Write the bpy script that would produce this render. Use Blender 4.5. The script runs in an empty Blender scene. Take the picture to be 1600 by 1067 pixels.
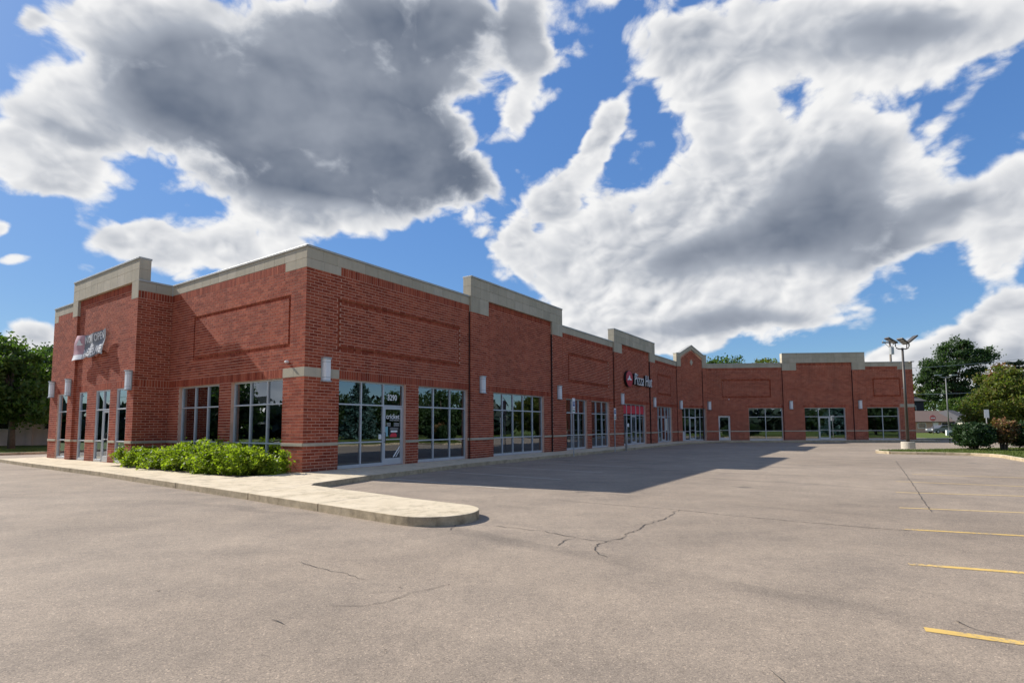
import bpy, bmesh, math, random
import numpy as np
from mathutils import Vector, Matrix
random.seed(7)
RAD = math.radians
C = bpy.context.scene.collection
SC = bpy.context.scene

# ------------------------------------------------------------------ camera
f_, pitch_, roll_ = 840.4, 0.0747, -0.0046
fw = Vector((0, math.cos(pitch_), math.sin(pitch_)))
up0 = Vector((0, -math.sin(pitch_), math.cos(pitch_)))
rt0 = Vector((1, 0, 0))
rt = rt0*math.cos(roll_) + up0*math.sin(roll_)
up = -rt0*math.sin(roll_) + up0*math.cos(roll_)
cam_d = bpy.data.cameras.new('camera')
cam = bpy.data.objects.new('camera', cam_d); C.objects.link(cam)
cam.matrix_world = Matrix(((rt.x, up.x, -fw.x, 0), (rt.y, up.y, -fw.y, 0), (rt.z, up.z, -fw.z, 1.57), (0, 0, 0, 1)))
cam_d.sensor_width = 36; cam_d.lens = f_/1600*36; cam_d.shift_y = 0.0435
cam_d.clip_start = 0.05; cam_d.clip_end = 4000
SC.camera = cam
SC.view_settings.view_transform = 'Standard'; SC.view_settings.look = 'None'
SC.view_settings.gamma = 1; SC.view_settings.use_curve_mapping = False
SC.view_settings.exposure = 0.90

# ------------------------------------------------------------------ sun
SUN_EL = RAD(36.1); trav = Vector((0.907, -0.421)).normalized()
sd = bpy.data.lights.new('sun', 'SUN'); sd.energy = 3.7; sd.angle = RAD(0.53); sd.color = (1.0, .94, .86)
so = bpy.data.objects.new('sun', sd); C.objects.link(so)
tv = Vector((trav.x*math.cos(SUN_EL), trav.y*math.cos(SUN_EL), -math.sin(SUN_EL)))
so.rotation_euler = tv.to_track_quat('-Z', 'Y').to_euler(); so.location = (-40, 20, 40)

# ------------------------------------------------------------------ node helpers
class NT:
    def __init__(s, nt): s.nt = nt
    def n(s, t, **kw):
        nd = s.nt.nodes.new(t)
        for k, v in kw.items():
            if k.startswith('i_'): nd.inputs[k[2:]].default_value = v
            else: setattr(nd, k, v)
        return nd
    def put(s, sock, v):
        if hasattr(v, 'is_output'): s.nt.links.new(v, sock)
        else: sock.default_value = v
    def m(s, op, a, b=None, c=None, clamp=False):
        nd = s.nt.nodes.new('ShaderNodeMath'); nd.operation = op; nd.use_clamp = clamp
        for i, v in enumerate((a, b, c)):
            if v is not None: s.put(nd.inputs[i], v)
        return nd.outputs[0]
    def vm(s, op, a, b=None, out=0):
        nd = s.nt.nodes.new('ShaderNodeVectorMath'); nd.operation = op
        s.put(nd.inputs[0], a)
        if b is not None: s.put(nd.inputs[3] if op == 'SCALE' else nd.inputs[1], b)
        return nd.outputs[out]
    def noise(s, vec, scale, detail=4, rough=.55, dist=0., dim='3D', out=0):
        nd = s.n('ShaderNodeTexNoise', noise_dimensions=dim)
        nd.inputs['Scale'].default_value = scale; nd.inputs['Detail'].default_value = detail
        nd.inputs['Roughness'].default_value = rough; nd.inputs['Distortion'].default_value = dist
        if vec is not None: s.put(nd.inputs['Vector'], vec)
        return nd.outputs[out]
    def ramp(s, fac, stops, interp='LINEAR'):
        nd = s.n('ShaderNodeValToRGB'); cr = nd.color_ramp; cr.interpolation = interp
        while len(cr.elements) < len(stops): cr.elements.new(0.5)
        for e, (p, c) in zip(cr.elements, stops):
            e.position = p; e.color = (*c, 1) if len(c) == 3 else c
        s.put(nd.inputs[0], fac); return nd.outputs[0]
    def mix(s, fac, a, b, blend='MIX'):
        nd = s.n('ShaderNodeMix', data_type='RGBA', blend_type=blend)
        s.put(nd.inputs[0], fac); s.put(nd.inputs[6], a); s.put(nd.inputs[7], b); return nd.outputs[2]
    def smooth(s, v, lo, hi):
        nd = s.n('ShaderNodeMapRange', interpolation_type='SMOOTHSTEP')
        s.put(nd.inputs[0], v); nd.inputs[1].default_value = lo; nd.inputs[2].default_value = hi
        return nd.outputs[0]
    def mapping(s, vec, loc=(0, 0, 0), rot=(0, 0, 0), scale=(1, 1, 1), typ='POINT'):
        nd = s.n('ShaderNodeMapping', vector_type=typ); s.put(nd.inputs[0], vec)
        nd.inputs[1].default_value = loc; nd.inputs[2].default_value = rot; nd.inputs[3].default_value = scale
        return nd.outputs[0]

# ------------------------------------------------------------------ world: Nishita sky with broken cumulus
world = bpy.data.worlds.new('World'); SC.world = world; world.use_nodes = True
W = NT(world.node_tree); world.node_tree.nodes.clear()
sky = W.n('ShaderNodeTexSky', sky_type='NISHITA', sun_disc=False)
sky.sun_elevation = SUN_EL; sky.sun_rotation = math.atan2(-trav.x, -trav.y)
sky.air_density = 1.0; sky.dust_density = 0.3; sky.ozone_density = 2.5
tc = W.n('ShaderNodeTexCoord'); D = tc.outputs['Generated']
sep = W.n('ShaderNodeSeparateXYZ'); W.put(sep.inputs[0], D)
ysafe = W.m('MAXIMUM', sep.outputs[1], 0.08)
ga = W.m('DIVIDE', sep.outputs[0], ysafe); gb = W.m('DIVIDE', sep.outputs[2], ysafe)
cmb = W.n('ShaderNodeCombineXYZ'); W.put(cmb.inputs[0], ga); W.put(cmb.inputs[1], gb)
G2 = cmb.outputs[0]
wv = W.noise(G2, 3.2, 3, .5, out=1)
G2w = W.vm('ADD', G2, W.vm('SCALE', W.vm('SUBTRACT', wv, (.5, .5, .5)), 0.10))
G2w = W.vm('MULTIPLY', G2w, (1, 1, 0))
COV = [(-0.468, 0.558, 0.356, 0.143, -14, 1), (-0.853, 0.592, 0.154, 0.125, 0, 1), (-0.864, 0.471, 0.083, 0.038, 0, 0.8), (-0.402, 0.418, 0.178, 0.048, -10, 0.9), (-0.235, 0.785, 0.321, 0.113, -6, 1.1), (0.028, 0.744, 0.045, 0.113, 0, 0.7), (0.021, 0.594, 0.033, 0.048, 0, 0.5), (-0.764, 0.808, 0.166, 0.059, 0, 0.8), (-0.195, 0.512, 0.131, 0.089, -20, 0.9), (-0.729, 0.341, 0.113, 0.038, 0, 0.9), (-0.558, 0.335, 0.143, 0.048, 0, 0.9), (-0.902, 0.189, 0.057, 0.029, 0, 0.8), (-0.969, 0.389, 0.04, 0.026, 0, 0.85), (-0.947, 0.327, 0.045, 0.014, 0, 0.7), (-0.94, 0.809, 0.036, 0.021, 0, 0.6), (0.58, 0.762, 0.368, 0.101, 0, 1.1), (0.855, 0.754, 0.178, 0.065, 10, 0.9), (0.37, 0.735, 0.08, 0.055, 0, 0.6), (0.23, 0.86, 0.08, 0.03, 0, 0.5), (0.482, 0.49, 0.226, 0.131, 18, 1), (0.652, 0.463, 0.178, 0.125, 20, 1), (0.244, 0.321, 0.154, 0.107, 20, 1), (0.462, 0.295, 0.249, 0.089, 5, 1), (0.156, 0.542, 0.107, 0.029, 58, 0.9), (0.095, 0.415, 0.045, 0.066, 35, 0.75), (0.005, 0.335, 0.05, 0.045, 20, 0.75), (0.158, 0.272, 0.131, 0.071, 0, 0.8), (0.398, 0.198, 0.238, 0.045, 0, 0.9), (0.832, 0.4, 0.143, 0.04, 32, 0.85), (0.927, 0.362, 0.089, 0.065, 20, 0.95), (0.982, 0.443, 0.059, 0.071, 0, 0.6), (0.877, 0.165, 0.143, 0.05, 12, 1), (0.719, 0.123, 0.095, 0.029, 5, 0.9), (0.964, 0.195, 0.095, 0.059, 0, 0.9), (0.836, 0.087, 0.178, 0.048, 0, 0.7), (0.229, 0.162, 0.107, 0.03, 0, 0.7), (0.376, 0.638, 0.119, 0.059, -20, 0.5), (-0.30, 0.66, 0.16, 0.08, -20, 0.6), (-0.62, 0.72, .2, .09, -15, .5),
 (1.3, .5, .3, .1, 10, .9), (1.7, .9, .5, .2, 0, .9), (-1.5, .5, .35, .12, 0, .9), (-2.0, 1.0, .5, .2, 0, .9), (.3, 1.3, .5, .2, 0, 1), (-.9, 1.25, .4, .2, 0, 1), (1.2, 1.4, .4, .15, 0, .8)]
DARK = [(-0.443, 0.577, 0.33, 0.14, -16, 1), (-0.175, 0.515, 0.16, 0.10, -24, 1), (-0.18, 0.775, 0.36, 0.125, -6, 1.05), (-0.64, 0.70, 0.2, 0.10, -20, .7), (-0.37, 0.46, 0.22, 0.05, -8, .7), (-.79, .545, .08, .025, -15, .45),
 (0.592, 0.742, 0.30, 0.07, 0, .5), (0.652, 0.457, 0.19, 0.12, 20, .85), (0.488, 0.345, 0.19, 0.06, 10, .7), (0.422, 0.191, 0.21, 0.03, 0, .8), (0.819, 0.767, 0.16, 0.055, 0, .5), (0.887, 0.129, 0.15, 0.04, 0, .65), (0.341, 0.308, 0.13, 0.04, 10, .4), (0.833, 0.406, 0.08, 0.035, 30, .4), (0.718, 0.319, 0.09, 0.055, 40, .6)]
def gauss(lst, vec):
    tot = None
    for a, b, rx, ry, rot, w in lst:
        v = W.mapping(vec, (a, b, 0), (0, 0, RAD(rot)), (rx, ry, 1), 'TEXTURE')
        q = W.vm('DOT_PRODUCT', v, v, 1)
        e = W.m('MULTIPLY', W.m('POWER', 0.3679, q), w)
        tot = e if tot is None else W.m('ADD', tot, e)
    return tot
cov = W.m('MINIMUM', gauss(COV, G2w), 1.25)
# sky outside the view (behind the camera): the same broken cumulus cover
back = W.smooth(W.noise(D, 2.6, 3, .5), .44, .68)
isback = W.m('SUBTRACT', 1, W.smooth(sep.outputs[1], 0.08, 0.35))
cov = W.m('ADD', cov, W.m('MULTIPLY', back, isback))
dark = W.m('MINIMUM', gauss(DARK, G2w), 1.0)
dark = W.m('ADD', dark, W.m('MULTIPLY', W.m('MULTIPLY', back, isback), .5))
P3 = W.vm('MULTIPLY', D, (1, 1, 1.4))
def absn(vec, scale): return W.m('ABSOLUTE', W.m('SUBTRACT', W.noise(vec, scale, 0, .5), .5))
def billow(vec):
    b = W.m('ADD', absn(vec, 10), W.m('MULTIPLY', absn(vec, 23), .50))
    return W.m('ADD', b, W.m('MULTIPLY', absn(vec, 52), .20))
pw = W.noise(P3, 7, 2, .5, out=1)
P3w = W.vm('ADD', P3, W.vm('SCALE', W.vm('SUBTRACT', pw, (.5, .5, .5)), .06))
lowf = W.noise(P3w, 5.0, 4, .55)
SUNOFF = (-.012, .003, .012)
n1 = W.noise(P3w, 7.0, 8, .60, .15)
bl = billow(P3w); bls = billow(W.vm('ADD', P3w, SUNOFF))
n1s = W.noise(W.vm('ADD', P3w, SUNOFF), 7.0, 4, .60, .15)
dens = W.m('ADD', cov, W.m('MULTIPLY', W.m('SUBTRACT', n1, .5), 1.45))
dens = W.m('ADD', dens, W.m('MULTIPLY', W.m('SUBTRACT', bl, .22), 1.1))
dens = W.m('SUBTRACT', dens, .42)
above = W.smooth(sep.outputs[2], -.01, .05)
alpha = W.m('MULTIPLY', W.smooth(dens, -.08, .20), above)
thick = W.smooth(dens, .02, .55)
relief = W.m('ADD', W.m('MULTIPLY', W.m('SUBTRACT', n1, n1s), .75), W.m('MULTIPLY', W.m('SUBTRACT', bl, bls), .9))
dsm = W.m('ADD', W.m('MULTIPLY', dark, .80), W.m('MULTIPLY', W.m('SUBTRACT', lowf, .5), .50))
dk = W.m('MULTIPLY', W.smooth(dsm, .08, 1.05), thick)
rl = W.m('MULTIPLY', relief, W.m('SUBTRACT', 1.0, W.m('MULTIPLY', W.smooth(dk, 0, .6), .86)))
dk2 = W.m('SUBTRACT', W.m('ADD', W.m('MULTIPLY', dk, .80), W.m('MULTIPLY', W.m('MULTIPLY', thick, W.m('ADD', W.smooth(lowf, .25, .70), .7)), .17)), rl, clamp=True)
ccol = W.ramp(dk2, [(0, (.90, .90, .90)), (.2, (.70, .715, .745)), (.5, (.40, .435, .50)), (1.0, (.14, .172, .235))])
CLOUD_GAIN = 4.55
ccol = W.vm('SCALE', ccol, CLOUD_GAIN)
# keep the pale air near the sun side of the horizon within the range of the picture
sr = W.n('ShaderNodeSeparateColor'); W.put(sr.inputs[0], sky.outputs[0])
lum = W.m('MAXIMUM', sr.outputs[2], sr.outputs[0])
comp = W.m('DIVIDE', 4.6, W.m('ADD', lum, 2.6))
hs = W.n('ShaderNodeHueSaturation'); hs.inputs['Saturation'].default_value = 1.08; W.put(hs.inputs['Color'], W.vm('SCALE', sky.outputs[0], comp))
skyc = W.mix(1.0, hs.outputs[0], (.66, .82, 1.0, 1), 'MULTIPLY')
finalc = W.mix(alpha, skyc, ccol)
bg = W.n('ShaderNodeBackground'); W.put(bg.inputs[0], finalc); bg.inputs[1].default_value = 0.12
wo = W.n('ShaderNodeOutputWorld'); W.nt.links.new(bg.outputs[0], wo.inputs[0])
world.cycles.sampling_method = 'MANUAL'; world.cycles.sample_map_resolution = 512

# ------------------------------------------------------------------ materials
def mat(name, col=(.5, .5, .5), rough=.7, metal=0., var=0., nscale=8., bump=0., bscale=60., spec=.5, coord='Object'):
    m = bpy.data.materials.new(name); m.use_nodes = True
    t = NT(m.node_tree); b = m.node_tree.nodes['Principled BSDF']
    b.inputs['Roughness'].default_value = rough; b.inputs['Metallic'].default_value = metal
    b.inputs['Specular IOR Level'].default_value = spec
    tcn = t.n('ShaderNodeTexCoord'); co = tcn.outputs[coord]
    if coord == 'World':
        pass
    if var > 0:
        nz = t.noise(co, nscale, 5, .6)
        lo = tuple(c*(1-var) for c in col); hi = tuple(min(1, c*(1+var)) for c in col)
        t.put(b.inputs['Base Color'], t.ramp(nz, [(.25, lo), (.75, hi)]))
    else: b.inputs['Base Color'].default_value = (*col, 1)
    if bump > 0:
        bn = t.n('ShaderNodeBump'); bn.inputs['Strength'].default_value = bump; bn.inputs['Distance'].default_value = .01
        t.put(bn.inputs['Height'], t.noise(co, bscale, 4, .6)); t.put(b.inputs['Normal'], bn.outputs[0])
    return m

def mat_brick(name, stops, bumpy=.5):
    m = bpy.data.materials.new(name); m.use_nodes = True
    t = NT(m.node_tree); b = m.node_tree.nodes['Principled BSDF']
    oi = t.n('ShaderNodeObjectInfo'); ge = t.n('ShaderNodeNewGeometry')
    r = t.m('FRACT', t.m('ADD', oi.outputs['Random'], ge.outputs['Random Per Island']))
    c = t.ramp(r, stops)
    pos = ge.outputs['Position']
    nz = t.noise(pos, 55, 5, .65)
    c = t.mix(.55, c, t.ramp(nz, [(.2, (.35, .35, .35)), (.8, (1.35, 1.3, 1.25))]), 'MULTIPLY')
    big = t.noise(pos, .45, 4, .6)
    c = t.mix(.5, c, t.ramp(big, [(.25, (.72, .72, .74)), (.75, (1.22, 1.2, 1.18))]), 'MULTIPLY')
    sk = t.noise(t.vm('MULTIPLY', pos, (3.2, 3.2, .22)), 1.0, 5, .62)
    c = t.mix(.42, c, t.ramp(sk, [(.30, (.62, .62, .64)), (.48, (1, 1, 1)), (.78, (1.14, 1.15, 1.16))]), 'MULTIPLY')
    sz = t.n('ShaderNodeSeparateXYZ'); t.put(sz.inputs[0], pos)
    splash = t.m('MULTIPLY', t.m('SUBTRACT', 1, t.smooth(t.m('ADD', sz.outputs[2], t.m('MULTIPLY', t.noise(pos, 2.5, 4, .6), .5)), .30, .85)), .45)
    c = t.mix(splash, c, (.115, .062, .042, 1))
    t.put(b.inputs['Base Color'], c); b.inputs['Roughness'].default_value = .88
    b.inputs['Specular IOR Level'].default_value = .25
    bn = t.n('ShaderNodeBump'); bn.inputs['Strength'].default_value = bumpy; bn.inputs['Distance'].default_value = .004
    t.put(bn.inputs['Height'], t.noise(pos, 130, 4, .65)); t.put(b.inputs['Normal'], bn.outputs[0])
    return m
M = {}
M['brick'] = mat_brick('red_brick', [(0, (.25, .046, .022)), (.3, (.335, .070, .034)), (.6, (.39, .089, .044)), (.85, (.44, .115, .060)), (1, (.29, .057, .030))])
M['mortar'] = mat('mortar', (.68, .42, .31), .95, var=.18, nscale=3, bump=.3, bscale=120)
M['stone'] = bpy.data.materials.new('cast_stone'); M['stone'].use_nodes = True
t = NT(M['stone'].node_tree); b = M['stone'].node_tree.nodes['Principled BSDF']
oi = t.n('ShaderNodeObjectInfo'); ge = t.n('ShaderNodeNewGeometry'); pos = ge.outputs['Position']
c = t.ramp(oi.outputs['Random'], [(0, (.42, .375, .285)), (.5, (.46, .41, .31)), (1, (.50, .445, .345))])
c = t.mix(.45, c, t.ramp(t.noise(pos, 2.2, 6, .65), [(.25, (.72, .73, .74)), (.7, (1.12, 1.1, 1.08))]), 'MULTIPLY')
stv = t.vm('MULTIPLY', pos, (7, 7, .35))
c = t.mix(.3, c, t.ramp(t.noise(stv, 1.3, 4, .6), [(.3, (.78, .78, .78)), (.55, (1.05, 1.04, 1.03))]), 'MULTIPLY')
t.put(b.inputs['Base Color'], c); b.inputs['Roughness'].default_value = .9; b.inputs['Specular IOR Level'].default_value = .2
bn = t.n('ShaderNodeBump'); bn.inputs['Strength'].default_value = .35; bn.inputs['Distance'].default_value = .004
t.put(bn.inputs['Height'], t.noise(pos, 90, 4, .6)); t.put(b.inputs['Normal'], bn.outputs[0])
M['coping'] = mat('coping_metal', (.40, .39, .35), .45, .2, var=.12, nscale=3)
M['alu'] = mat('aluminium_frame', (.56, .58, .60), .38, .35, var=.06, nscale=4)
M['white'] = mat('white_paint', (.8, .8, .79), .5, var=.05, nscale=9)
M['diffuser'] = mat('frosted_diffuser', (.74, .75, .76), .35, var=.05, nscale=5)
M['lampmetal'] = mat('lamp_metal', (.42, .44, .44), .4, .4, var=.08)
M['black'] = mat('black_plastic', (.015, .015, .016), .4, var=.2)
M['signred'] = mat('sign_red', (.46, .02, .03), .35, var=.06)
M['redpanel'] = mat('red_panel', (.62, .03, .05), .5, var=.1, nscale=3)
M['darkpole'] = mat('bronze_pole', (.085, .075, .065), .5, .3, var=.15, nscale=6)
M['galv'] = mat('galvanised_steel', (.42, .43, .43), .5, .5, var=.15, nscale=12)
M['concrete'] = mat('concrete', (.50, .455, .37), .92, var=.14, nscale=7, bump=.3, bscale=90)
M['yellow'] = mat('yellow_paint', (.72, .43, .07), .8, var=.2, nscale=14)
M['pier_shade'] = mat('pier_shade_brown', (.045, .018, .014), .8, var=.2, nscale=6)  # dark brown that paints the shade along the pier sides
M['farpole'] = mat('dull_grey_pole', (.20, .20, .195), .6, .2, var=.1)
M['blue'] = mat('sign_blue', (.02, .07, .25), .5, var=.05)
M['green'] = mat('sign_green', (.03, .2, .1), .5, var=.05)
M['bark'] = mat('bark', (.11, .085, .065), .95, var=.35, nscale=7, bump=.8, bscale=25)
M['wood'] = mat('weathered_pole_wood', (.20, .17, .14), .9, var=.25, nscale=9, bump=.4)
M['soil'] = mat('planting_soil', (.10, .07, .05), 1, var=.4, nscale=20, bump=.8, bscale=40)
M['inwall'] = mat('interior_paint', (.55, .52, .47), .9, var=.05, nscale=2)
M['infloor'] = mat('interior_floor', (.22, .20, .18), .6, var=.2, nscale=3)
M['roofm'] = mat('flat_roof_membrane', (.35, .34, .33), .9, var=.15, nscale=2)
M['sky_blue'] = mat('teal_sticker', (.25, .5, .55), .5, var=.05)
M['tyre'] = mat('tyre_rubber', (.02, .02, .02), .85, var=.2)
M['silver'] = mat('silver_car_paint', (.16, .165, .17), .28, .6, var=.05)
M['darkglass'] = mat('tinted_window_glass', (.015, .02, .022), .06, var=.1, spec=.8)
M['siding'] = mat('pale_siding', (.58, .54, .46), .8, var=.08, nscale=3)
M['salmon'] = mat('salmon_brick', (.50, .34, .25), .9, var=.15, nscale=6)
M['shingle'] = mat('brown_shingles', (.15, .105, .085), .95, var=.25, nscale=9, bump=.5, bscale=30)
M['shinglegrey'] = mat('grey_shingles', (.085, .083, .085), .95, var=.25, nscale=9, bump=.5, bscale=30)
M['darkwall'] = mat('dark_navy_siding', (.025, .025, .035), .8, var=.15, nscale=3)
M['greywall'] = mat('pale_grey_masonry', (.50, .48, .45), .92, var=.12, nscale=1.5, bump=.2, bscale=50)
M['flower'] = mat('white_petals', (.78, .76, .72), .7, var=.08)

def mat_leaf(name, cols, trans=.35):
    m = bpy.data.materials.new(name); m.use_nodes = True
    t = NT(m.node_tree); m.node_tree.nodes.clear()
    ge = t.n('ShaderNodeNewGeometry')
    c = t.ramp(ge.outputs['Random Per Island'], [(i/(len(cols)-1), c) for i, c in enumerate(cols)])
    pz = t.noise(ge.outputs['Position'], .9, 3, .5)
    c = t.mix(.6, c, t.ramp(pz, [(.3, (.65, .7, .6)), (.7, (1.3, 1.2, 1.1))]), 'MULTIPLY')
    d = t.n('ShaderNodeBsdfPrincipled'); t.put(d.inputs['Base Color'], c); d.inputs['Roughness'].default_value = .55
    d.inputs['Specular IOR Level'].default_value = .3
    tr = t.n('ShaderNodeBsdfTranslucent'); t.put(tr.inputs[0], t.mix(1, c, (1.3, 1.5, .6, 1), 'MULTIPLY'))
    mx = t.n('ShaderNodeMixShader'); mx.inputs[0].default_value = trans
    t.nt.links.new(d.outputs[0], mx.inputs[1]); t.nt.links.new(tr.outputs[0], mx.inputs[2])
    o = t.n('ShaderNodeOutputMaterial'); t.nt.links.new(mx.outputs[0], o.inputs[0])
    return m
M['leaf_bush'] = mat_leaf('bright_shrub_leaf', [(.15, .21, .014), (.21, .285, .022), (.30, .36, .045), (.11, .165, .018)], .5)
M['leaf_green'] = mat_leaf('broadleaf_green', [(.048, .092, .020), (.068, .12, .026), (.092, .145, .032), (.045, .08, .026)], .45)
M['leaf_dark'] = mat_leaf('dark_green_leaf', [(.034, .066, .026), (.046, .086, .034), (.064, .108, .04), (.034, .064, .034)], .4)
M['leaf_hedge'] = mat_leaf('yew_leaf', [(.020, .045, .015), (.028, .062, .020), (.044, .085, .026)], .2)
M['leaf_yellow'] = mat_leaf('turning_leaf', [(.105, .15, .03), (.14, .165, .034), (.09, .14, .03), (.18, .14, .042), (.08, .125, .026)], .5)
M['leaf_red'] = mat_leaf('russet_leaf', [(.22, .10, .055), (.27, .125, .07), (.16, .11, .045), (.12, .13, .04)])
M['leaf_conifer'] = mat_leaf('conifer_needle', [(.012, .026, .018), (.02, .036, .024), (.028, .05, .03)], .12)
M['leaf_blue'] = mat_leaf('blue_spruce_needle', [(.04, .09, .085), (.055, .115, .11), (.035, .08, .07)], .12)

def mat_glass():
    m = bpy.data.materials.new('storefront_glass'); m.use_nodes = True
    t = NT(m.node_tree); m.node_tree.nodes.clear()
    fr = t.n('ShaderNodeFresnel'); fr.inputs[0].default_value = 1.75
    bn = t.n('ShaderNodeBump'); bn.inputs['Strength'].default_value = .035; bn.inputs['Distance'].default_value = .05
    ge = t.n('ShaderNodeNewGeometry'); oi = t.n('ShaderNodeObjectInfo')
    off = t.n('ShaderNodeCombineXYZ'); t.put(off.inputs[0], t.m('MULTIPLY', oi.outputs['Random'], 40))
    t.put(bn.inputs['Height'], t.noise(t.vm('ADD', ge.outputs['Position'], off.outputs[0]), .9, 1, .4))
    gl = t.n('ShaderNodeBsdfGlossy'); gl.inputs['Roughness'].default_value = .0; gl.inputs[0].default_value = (.84, .92, 1, 1)
    t.put(gl.inputs['Normal'], bn.outputs[0])
    tr = t.n('ShaderNodeBsdfTransparent'); tr.inputs[0].default_value = (.52, .56, .58, 1)
    mx = t.n('ShaderNodeMixShader'); t.put(mx.inputs[0], t.m('ADD', t.m('MULTIPLY', fr.outputs[0], 1.45), .13, clamp=True))
    t.nt.links.new(tr.outputs[0], mx.inputs[1]); t.nt.links.new(gl.outputs[0], mx.inputs[2])
    o = t.n('ShaderNodeOutputMaterial'); t.nt.links.new(mx.outputs[0], o.inputs[0])
    return m
M['glass'] = mat_glass()

def mat_asphalt():
    m = bpy.data.materials.new('weathered_asphalt'); m.use_nodes = True
    t = NT(m.node_tree); b = m.node_tree.nodes['Principled BSDF']
    ge = t.n('ShaderNodeNewGeometry'); p = ge.outputs['Position']
    big = t.noise(p, .16, 5, .55, .3); med = t.noise(p, 1.1, 6, .62); fine = t.noise(p, 120, 1, .6); grit = t.noise(p, 48, 3, .7)
    c = t.ramp(big, [(.25, (.255, .206, .158)), (.5, (.31, .253, .195)), (.75, (.355, .29, .224))])
    c = t.mix(.75, c, t.ramp(med, [(.25, (.74, .75, .77)), (.75, (1.18, 1.17, 1.15))]), 'MULTIPLY')
    # worn turning tracks of cars
    st = t.mapping(p, (0, 0, 0), (0, 0, RAD(-28)), (.45, 1.0, 1))
    s1 = t.noise(st, .55, 6, .62, .6)
    c = t.mix(.55, c, t.ramp(s1, [(.30, (.74, .75, .77)), (.5, (1.0, 1.0, 1.0)), (.8, (1.06, 1.05, 1.04))]), 'MULTIPLY')
    arc = t.vm('SUBTRACT', p, (-14, -9, 0)); rad_ = t.vm('LENGTH', arc, out=1)
    wv2 = t.noise(None, 1.0, 2, .5, dim='1D'); wn = wv2.node; t.put(wn.inputs['W'], t.m('ADD', t.m('MULTIPLY', rad_, 1.1), t.m('MULTIPLY', t.noise(p, .35, 3, .5), 1.6)))
    tm = t.m('MULTIPLY', t.smooth(wv2, .56, .70), t.smooth(t.noise(p, .22, 3, .6), .42, .62))
    c = t.mix(t.m('MULTIPLY', tm, .55), c, t.mix(1, c, (.66, .67, .69, 1), 'MULTIPLY'))
    vs_ = t.n('ShaderNodeTexVoronoi'); vs_.inputs['Scale'].default_value = 100; t.put(vs_.inputs['Vector'], t.vm('ADD', p, t.vm('SCALE', t.noise(p, 30, 1, .5, out=1), .02)))
    cr_ = t.n('ShaderNodeSeparateColor'); t.put(cr_.inputs[0], vs_.outputs[1])
    c = t.mix(.62, c, t.ramp(cr_.outputs[0], [(.0, (.50, .50, .51)), (.30, (.88, .88, .88)), (.75, (1.06, 1.06, 1.05)), (.93, (1.28, 1.27, 1.24)), (1, (1.95, 1.9, 1.82))]), 'MULTIPLY')
    c = t.mix(.45, c, t.ramp(fine, [(.30, (.55, .55, .56)), (.5, (.98, .98, .98)), (.70, (1.55, 1.52, 1.46))]), 'MULTIPLY')
    c = t.mix(.5, c, t.ramp(t.noise(p, 9, 4, .65), [(.3, (.80, .80, .81)), (.7, (1.18, 1.17, 1.16))]), 'MULTIPLY')
    # oil spots
    vo = t.n('ShaderNodeTexVoronoi'); vo.inputs['Scale'].default_value = .45; t.put(vo.inputs['Vector'], p)
    vo.inputs['Randomness'].default_value = 1
    sp = t.smooth(t.m('ADD', vo.outputs[0], t.m('MULTIPLY', med, .12)), .10, .16)
    c = t.mix(sp, t.mix(.35, c, (.05, .05, .05, 1)), c)
    t.put(b.inputs['Base Color'], c); b.inputs['Roughness'].default_value = .9; b.inputs['Specular IOR Level'].default_value = .2
    bn = t.n('ShaderNodeBump'); bn.inputs['Strength'].default_value = .4; bn.inputs['Distance'].default_value = .004
    t.put(bn.inputs['Height'], t.m('ADD', fine, t.m('MULTIPLY', cr_.outputs[0], .5))); t.put(b.inputs['Normal'], bn.outputs[0])
    return m
M['asphalt'] = mat_asphalt()
def mat_ground(name, stops, s=1.2, fs=40, bump=.5):
    m = bpy.data.materials.new(name); m.use_nodes = True
    t = NT(m.node_tree); b = m.node_tree.nodes['Principled BSDF']
    ge = t.n('ShaderNodeNewGeometry'); p = ge.outputs['Position']
    a = t.noise(p, s, 6, .65); fi = t.noise(p, fs, 3, .7)
    c = t.ramp(t.m('ADD', t.m('MULTIPLY', a, .6), t.m('MULTIPLY', fi, .4)), stops)
    t.put(b.inputs['Base Color'], c); b.inputs['Roughness'].default_value = .95; b.inputs['Specular IOR Level'].default_value = .15
    bn = t.n('ShaderNodeBump'); bn.inputs['Strength'].default_value = bump; bn.inputs['Distance'].default_value = .03
    t.put(bn.inputs['Height'], fi); t.put(b.inputs['Normal'], bn.outputs[0])
    return m
M['grass'] = mat_ground('lawn_grass', [(.3, (.06, .085, .018)), (.5, (.09, .125, .025)), (.7, (.14, .15, .045))])
M['pave'] = mat_ground('pale_concrete_paving', [(.3, (.49, .41, .28)), (.5, (.60, .51, .365)), (.7, (.68, .585, .435))], 1.6, 70, .25)
t = NT(M['pave'].node_tree); b = M['pave'].node_tree.nodes['Principled BSDF']
ge = t.n('ShaderNodeNewGeometry'); pos = ge.outputs['Position']; old = b.inputs['Base Color'].links[0].from_socket
c = t.mix(.8, old, t.ramp(t.noise(pos, 3.2, 6, .7), [(.32, (.62, .62, .62)), (.48, (1, 1, 1)), (.8, (1.08, 1.08, 1.08))]), 'MULTIPLY')
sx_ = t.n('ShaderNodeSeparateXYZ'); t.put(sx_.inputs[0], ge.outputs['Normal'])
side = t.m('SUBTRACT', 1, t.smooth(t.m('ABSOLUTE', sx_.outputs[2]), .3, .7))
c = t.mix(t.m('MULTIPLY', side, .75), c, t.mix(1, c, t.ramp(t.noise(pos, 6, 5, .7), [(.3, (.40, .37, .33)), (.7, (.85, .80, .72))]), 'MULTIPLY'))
t.put(b.inputs['Base Color'], c)
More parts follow.
